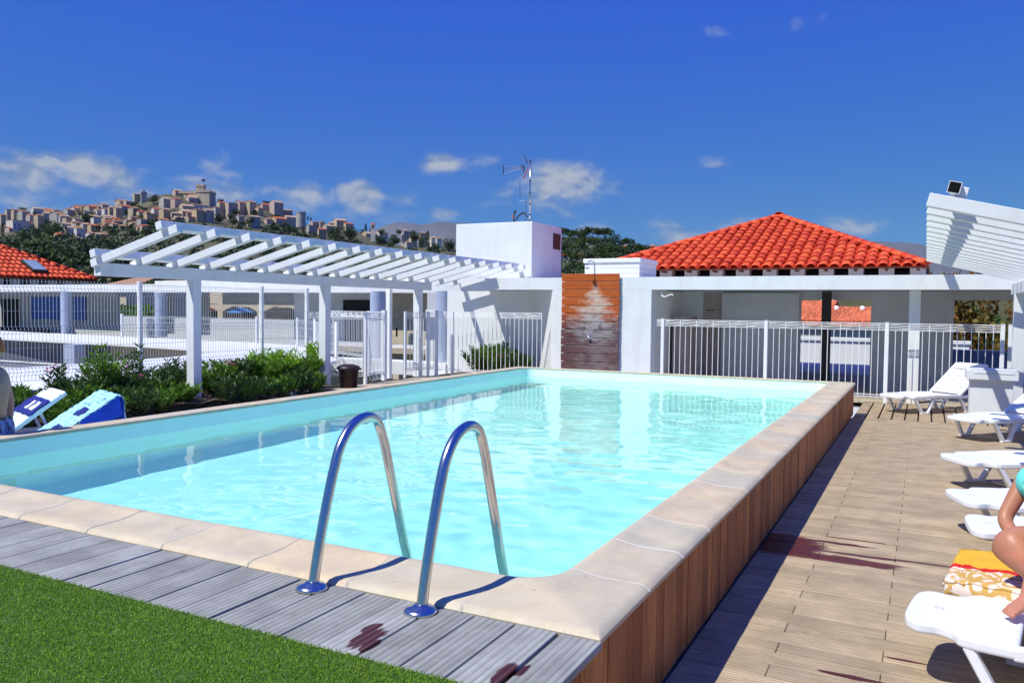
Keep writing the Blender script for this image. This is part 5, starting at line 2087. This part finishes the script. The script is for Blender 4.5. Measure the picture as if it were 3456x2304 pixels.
TR = [  # crop box of crown, kind
    (1350, 1470, 560, 645, 'round_dark'), (380, 590, 820, 960, 'round_green'), (100, 300, 905, 1000, 'round_dark'), (5, 45, 825, 985, 'cypress'), (300, 400, 860, 990, 'round_dark'),
    (588, 632, 850, 1000, 'cypress'), (720, 870, 735, 835, 'round_dark'), (1200, 1270, 735, 800, 'round_dark'), (980, 1120, 870, 960, 'round_dark'), (880, 1100, 960, 1050, 'round_green'),
    (1120, 1280, 880, 960, 'round_dark'), (1260, 1420, 870, 950, 'round_dark'), (1990, 2060, 600, 640, 'round_dark'), (1955, 2060, 740, 830, 'round_dark'), (2080, 2200, 770, 850, 'round_olive'),
    (2080, 2150, 740, 790, 'round_dark'), (1200, 1280, 625, 665, 'round_dark'), (640, 730, 950, 1040, 'round_green'), (1140, 1180, 830, 880, 'round_dark'),
    (2402, 2492, 620, 650, 'round_dark'), (2402, 2592, 845, 905, 'round_dark'), (2592, 2752, 850, 920, 'round_dark'), (2762, 2822, 775, 935, 'cypress'), (2992, 3140, 855, 960, 'round_dark'),
    (3120, 3310, 860, 990, 'round_dark'), (3342, 3378, 832, 918, 'cypress'), (3390, 3418, 862, 916, 'cypress'), (3470, 3550, 878, 935, 'round_green'), (3400, 3560, 940, 1040, 'round_dark'),
    (3540, 3690, 930, 1040, 'round_dark'), (3898, 3956, 898, 1060, 'cypress'), (3740, 3870, 895, 1000, 'round_dark'), (3850, 3900, 950, 1060, 'round_green'), (4050, 4190, 965, 1095, 'round_dark'),
    (2817, 2840, 762, 802, 'cypress'), (2842, 2872, 772, 800, 'cypress'), (3620, 3700, 885, 930, 'round_olive'), (3960, 4050, 1010, 1080, 'round_green'), (3300, 3360, 880, 940, 'round_green')]
TLAB = {'round_dark': 'dark broad tree growing between the houses of the village hill', 'round_green': 'bright green broad tree on the village hill',
        'round_olive': 'grey-green olive tree on the village hill', 'cypress': 'dark narrow cypress on the village hill', 'umbrella': 'umbrella pine'}
for k in range(26):
    a = random.uniform(150, 2300)
    d = random.uniform(740, 900)
    w_ = random.uniform(55, 110)
    TR.append((a, a + w_, d - w_ * random.uniform(.6, .85), d, random.choice(['round_dark', 'round_dark', 'round_green', 'cypress'])))
for (a, b, c, d, kd) in TR:
    x0, x1, y0, y1 = a * .3673, b * .3673, 450 + c * .3673, 450 + d * .3673
    xm = (x0 + x1) / 2
    s = hill_s(xm, y1)
    dist = 330 + 620 * s - 6
    base = far_point(xm, y1, dist)
    sc = dist / F_PX
    lab, gr = TLAB[kd], kd.replace('_', ' ') + ' trees of the village hill'
    if (a, c) == (1350, 560):
        lab, gr = 'big dark round tree on the skyline between bell tower and castle', None
    tree(kd, base, (x1 - x0) / 2 * sc * (1.0 if kd != 'cypress' else .85), (y1 - y0) * sc, lab, gr, 'cypress_tree' if kd == 'cypress' else 'tree')


def number_from_left(objs, fmt):
    def px_of(o):
        v = o.location - CAM
        return v.dot(c_r) / v.dot(c_f)
    names = ORDS
    for i, o in enumerate(sorted(objs, key=px_of)):
        o['label'] = fmt % names[i]


def wood(name, pts_r, m, dens, size):
    """leafy mass: pts_r list of (centre, radius, height)"""
    Ps, Ds = [], []
    for c, r, h in pts_r:
        n = int(dens)
        d = RNG.normal(size=(n, 3))
        d /= np.linalg.norm(d, axis=1, keepdims=True)
        d[:, 2] = np.abs(d[:, 2])
        q = np.array(c) + d * np.array([r, r, h]) * RNG.uniform(.75, 1.05, (n, 1))
        Ps.append(q)
        Ds.append(d + RNG.normal(size=(n, 3)) * .8)
    P, D = np.concatenate(Ps), np.concatenate(Ds)
    return tag(link(name, leaf_mesh(name, P, D, size * RNG.uniform(.6, 1.3, len(P)), size * .7 * RNG.uniform(.7, 1.3, len(P)), m)), kind='stuff')


# scrub filling the hillside between the houses
sc_ = []
for k in range(420):
    x = random.uniform(-100, 1900)
    s = random.random() ** .8 * .93
    if x < 900 and .72 < s and random.random() < .75:
        continue
    p = hill_pt(x, s)
    sc_.append((tuple(p), random.uniform(5, 10), random.uniform(3, 8)))
wood('hillside_scrub', sc_, leaf_far, 130, 2.2)

# olive grove closer in, each tree its own
for i in range(26):
    x = -60 + (i % 13) * 34 + random.uniform(-14, 14)
    yb = 958 + (i // 13) * -48 + random.uniform(-14, 14)
    dist = 230 - 60 * (yb - 900) / 60 + random.uniform(-10, 10)
    p = far_point(x, yb, dist)
    w = random.uniform(4.0, 6.0)
    tree(random.choice(['round_olive', 'round_olive', 'round_dark', 'round_green']), p, w, w * 1.55, 'grey-green olive grove tree below the hill village behind the left roof' , 'grove trees below the hill village')
gl_ = []
for k in range(60):
    x = random.uniform(-100, 480)
    y = random.uniform(905, 990)
    gl_.append((tuple(far_point(x, y, 150 + (990 - y) * 1.5)), 4.5, 4.5))
wood('grove_undergrowth', gl_, leaf_olive, 300, 1.0)

# second hill with pines, centre right
R2 = [(1700, 905), (1850, 800), (1900, 785), (2040, 792), (2090, 815), (2160, 842), (2260, 862), (2420, 885), (2700, 930), (3100, 935), (3600, 930)]


def ridge2(x):
    return float(np.interp(x, [a for a, _ in R2], [b for _, b in R2]))


def h2(x, s):
    return far_point(x, 1000 + (ridge2(x) + 12 - 1000) * s, 190 + 230 * s)


m = MB()
rows = [[tuple(h2(x, s)) for x in np.linspace(1700, 3600, 50)] for s in np.linspace(0, 1, 9)]
fr0 = [(p[0], p[1], -9.3) for p in rows[0]]
bk0 = [tuple(h2(x, 1) + Vector((c_f.x, c_f.y, 0)) * 160 + Vector((0, 0, -40))) for x in np.linspace(1700, 3600, 50)]
m.grid([fr0] + rows + [bk0])
struct(m.build('wooded_hill', hill_m, smooth=True, recalc=False))
for i in range(46):
    x = 1850 + (i * 37) % 380 + random.uniform(-10, 10)
    s = 1 - (i // 11) * .2 - random.uniform(0, .08)
    p = h2(x, max(s, .1))
    dist = (p - CAM).dot(c_f)
    w = random.uniform(24, 36) * dist / F_PX
    tree('umbrella' if i % 3 else 'round_dark', p + Vector((0, 0, -w * .3)), w, w * 1.7, 'rounded green pine on the wooded hill right of the white box', 'pines of the wooded hill', 'pine_tree')
sc2 = []
for k in range(150):
    x = random.uniform(1800, 2700)
    s = random.random() * .95
    sc2.append((tuple(h2(x, s)), random.uniform(3, 5), random.uniform(2.5, 5)))
wood('wooded_hill_scrub', sc2, leaf_far, 130, 1.0)
for i, (x, y, w, h, lab) in enumerate([(1960, 822, 22, 12, 'small white villa with red roof halfway up the pine hill'), (1990, 816, 24, 10, 'long pale villa near the top of the pine hill'),
                                       (2120, 838, 26, 14, 'pale villa on the right shoulder of the pine hill'), (2150, 838, 18, 12, 'small white villa at the right end of the pine hill'),
                                       (1905, 868, 22, 22, 'white house with red roof at the left foot of the pine hill'), (1935, 868, 34, 12, 'low red-roofed house on the lower pine hill'),
                                       (2200, 836, 16, 8, 'tiny white house beyond the pine hill beside the orange roof')]):
    sv = (1000 - (y + h * .5)) / (1000 - (ridge2(x) + 12))
    dist = 190 + 230 * min(sv, 1.0) - 4
    p = far_point(x, y + h * .5, dist)
    scl = dist / F_PX
    house(p, w * scl, w * scl * .7, h * scl * .8, math.atan2(CAM.y - p.y, CAM.x - p.x) + math.pi / 2 + .3, WALLS[2], ROOFS[2], lab, None, 'gable', cat='villa', name='villa')

# far mountains
for (nm, pts, dd) in (('mountain_range', [(-900, 900), (900, 860), (1220, 790), (1290, 762), (1340, 752), (1420, 757), (1540, 748), (1700, 770), (1850, 800), (2050, 830), (2200, 828), (2500, 840),
                                          (2850, 812), (2900, 808), (2980, 818), (3060, 816), (3120, 830), (3300, 850), (3700, 830), (4300, 870)], 16000),):
    xs_ = np.linspace(-900, 4300, 200)
    rows = []
    rr_ = random.Random(3)
    nz = [rr_.uniform(-1.2, 1.2) for _ in xs_]
    for s, ddz in ((0, -4500), (.35, -2600), (.7, -900), (1, 0), (.3, 2500)):
        row = []
        for x, q in zip(xs_, nz):
            yr = float(np.interp(x, [a for a, _ in pts], [b for _, b in pts])) + q + 2.5 * math.sin(x * .05)
            p = far_point(x, yr, dd)
            p = CAM + (p - CAM) * ((dd + ddz) / dd)
            p.z = -9 + (far_point(x, yr, dd).z + 9) * s + (60 * math.sin(x * .09 + s * 7) if 0 < s < 1 else 0)
            row.append(tuple(p))
        rows.append(row)
    m = MB().grid(rows)
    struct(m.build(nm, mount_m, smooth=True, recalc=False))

# neighbours seen through the right bay
nbh = house((-1.0, 48, -4.6), 6.3, 3, 4.98, -.02, WALLS[2], ROOFS[2], 'white house with orange tile roof framed by the rear opening', None, 'gable', name='neighbour_house')
nb2 = house((-5.1, 49.5, -4.6), 1.9, 4.5, 5.0, -.1, WALLS[2], ROOFS[2], 'small orange-roofed house left of the dark rear column', None, 'gable', name='neighbour_house')
for i, xx in enumerate((-3.68, -2.3)):
    dsh = thing('satellite_dish', 'white satellite dish on the orange roof, %s one' % ('left' if i == 0 else 'right'), 'satellite dish', (xx, 47.6, 1.30))
    dsh.scale = (.30, .30, .30)
    MB().lathe([(0, .10), (.25, .07), (.42, 0)], 20, (0, 0, 0), Matrix.Rotation(R(75), 4, 'X')).build('reflector', white_trim, dsh, smooth=True)
    MB().tube([(0, 0, -1.2), (0, .05, 0)], .03, 6).build('stand', white_trim, dsh)
for i, (x, y, w, h, kd, lab) in enumerate([(4.6, 27, 2.3, 5.6, 'autumn', 'yellowing leafy tree filling the far right opening'), (7.0, 29, 2.6, 6.0, 'autumn', 'yellow-green tree right of the far fence post'),
                                           (1.9, 31, 2.2, 6.4, 'autumn', 'yellow-green tree peeping between orange roof and right pergola'),
                                           (-6.5, 58, 5.0, 9.2, 'near_green', 'green tree above the neighbour roof in the rear opening'), (1.5, 62, 5.5, 9.0, 'near_dark', 'dark tree behind the satellite dishes')]):
    tree(kd, (x, y, (3.1 if y == 31 else 2.2) - h if kd == 'autumn' else 2.6 - h), w, h, lab, None)
ef = thing('mesh_fence', 'grey mesh fence posts in front of the yellowing tree at right', 'fence')
for q, yq in ((2.55, 16.9), (3.4, 14.8)):
    fence_post(ef, q, yq, -.4, 1.02, .06)
m = MB()
for i in range(40):
    s = i / 39
    a, b = 2.58 + .8 * s, 16.9 - 2.1 * s
    m.bar((a, b, .3), (a, b, .98), .006, .006)
for z in (.5, .7, .86, .97):
    m.bar((2.58, 16.9, z), (3.38, 14.8, z), .007, .007)
tag(m.build('wire_panel', white_trim, ef, recalc=False), kind='stuff')

# arcaded terrace building across the courtyard, with parasols
ab = thing('arcade_building', 'cream building with shallow arches on two floors far across the courtyard', 'building')
AY = 46.0
ax0, ax1 = -60.0, -30.0
MB().box(ax0, ax1, AY + 2, AY + 10, -6, 3.2).build('back_wall', cream, ab)
MB().box(ax0, ax1, AY + 1.9, AY + 1.99, -1.5, .9).build('recess_shade_sheet', dark_open, ab)  # dark sheet standing in for the shade behind the arches
for lv_, zt in ((0, 1.5), (1, -1.9)):
    MB().box(ax0, ax1, AY, AY + .4, zt - .35, zt).build('band', cream, ab)
    xx = ax0
    while xx < ax1:
        MB().box(xx, xx + .55, AY, AY + .4, zt - 2.3, zt - .351).build('pier', cream, ab)
        m = MB()
        poly = [(xx + .55, zt - .352), (xx + 4.4, zt - .352)]
        arc = [(xx + .55 + 3.85 * t, zt - .95 + .5 * math.sin(math.pi * t)) for t in np.linspace(1, 0, 12)]
        m.prism(poly + arc, 0, .35, Matrix.Translation((0, AY + .38, 0)) @ Matrix.Rotation(R(90), 4, 'X'))
        m.build('arch', cream, ab)
        xx += 4.4
MB().box(ax0, ax1, AY - .1, AY + .1, -1.9, -.8).build('parapet', white, ab)
MB().box(ax0, ax1, AY - .4, AY + 8, -2.3, -1.91).build('floor', conc, ab)


def parasol(loc, m, label):
    o = thing('parasol', label, 'parasol', loc)
    MB().lathe([(0, .42), (.5, .30), (1.1, .04), (1.12, 0), (.5, .24), (0, .36)], 12).build('canopy', m, o)
    MB().tube([(0, 0, -2.0), (0, 0, .45)], .025, 6).build('pole', white_trim, o)


def on_plane_y(px, py, Y):
    d = ray(px, py)
    return CAM + d * ((Y - CAM.y) / d.y)


parasol(on_plane_y(812, 1055, AY + 1.0), umb_blue, 'blue parasol open under the right arch of the far terrace')
parasol(on_plane_y(714, 1050, AY + 1.2), umb_red, 'red parasol open under the middle arch of the far terrace')
# hedge and windowed block seen beside the mesh fence post
hg = []
for k in range(26):
    hg.append((tuple(on_plane_y(280 + k * 9, 1062, 31.0) + Vector((0, 0, -.5))), .7, .95))
wood('hedge', hg, leaf_mid, 350, .22)
wbk = thing('window_block', 'dark-windowed lilac building behind the hedge', 'building')
q0, q1 = on_plane_y(300, 1070, 40), on_plane_y(560, 1070, 40)
MB().box(q0.x, q1.x, 40, 44, -4, 2.6).build('wall', WALLS[3], wbk)
for i in range(6):
    for jz in (.2, 1.3):
        xx = q0.x + 2.2 + i * (q1.x - q0.x - 2) / 6.5
        f_ = MB().box(xx, xx + 1.0, 39.9, 39.99, jz, jz + .75).build('window', dark_open, wbk)
        MB().box(xx + .47, xx + .53, 39.86, 39.895, jz, jz + .75).build('mullion', white_trim, f_)
fr2 = thing('brown_roof_house', 'low house with brown tile roof beyond the left pergola beam', 'house')
a0, a1 = on_plane_y(300, 975, 34), on_plane_y(430, 975, 34)
m = MB()
zt = on_plane_y(360, 945, 34).z
m.add([(a0.x, 33.6, a0.z), (a1.x + .3, 33.6, a1.z), (a1.x - .8, 37, zt + .3), (a0.x + 1, 37, zt + .3)], [(0, 1, 2, 3)])
m.build('roof', brick_m, fr2)
MB().box(a0.x + .2, a1.x, 33.9, 40, -5, a0.z).build('wall', cream, fr2)


# ------------------------------------------------------------------ labels for look-alike trees: told apart by their order across the picture
for gname, fmt in (('grove trees below the hill village', '%s grey-green grove tree from the left below the hill village'),
                   ('pines of the wooded hill', '%s rounded pine from the left on the wooded hill'),
                   ('round dark trees of the village hill', '%s dark broad tree from the left on the village hill'),
                   ('round olive trees of the village hill', '%s grey-green olive tree from the left on the village hill'),
                   ('cypress trees of the village hill', '%s narrow dark cypress from the left on the village hill'),
                   ('round green trees of the village hill', '%s bright green broad tree from the left on the village hill')):
    number_from_left([o for o in COL.objects if o.get('group') == gname], fmt)

# ------------------------------------------------------------------ air
hz_m = bpy.data.materials.new('haze')
hz_m.use_nodes = True
for n in list(hz_m.node_tree.nodes):
    hz_m.node_tree.nodes.remove(n)
hv = hz_m.node_tree.nodes.new('ShaderNodeVolumePrincipled')
hv.inputs['Color'].default_value = (.60, .72, .95, 1)
hv.inputs['Density'].default_value = 1.2e-5
ho = hz_m.node_tree.nodes.new('ShaderNodeOutputMaterial')
hz_m.node_tree.links.new(hv.outputs[0], ho.inputs['Volume'])
tag(MB().box(-41000, 41000, -3100, 46000, -10, 2300).build('haze', hz_m), kind='stuff')
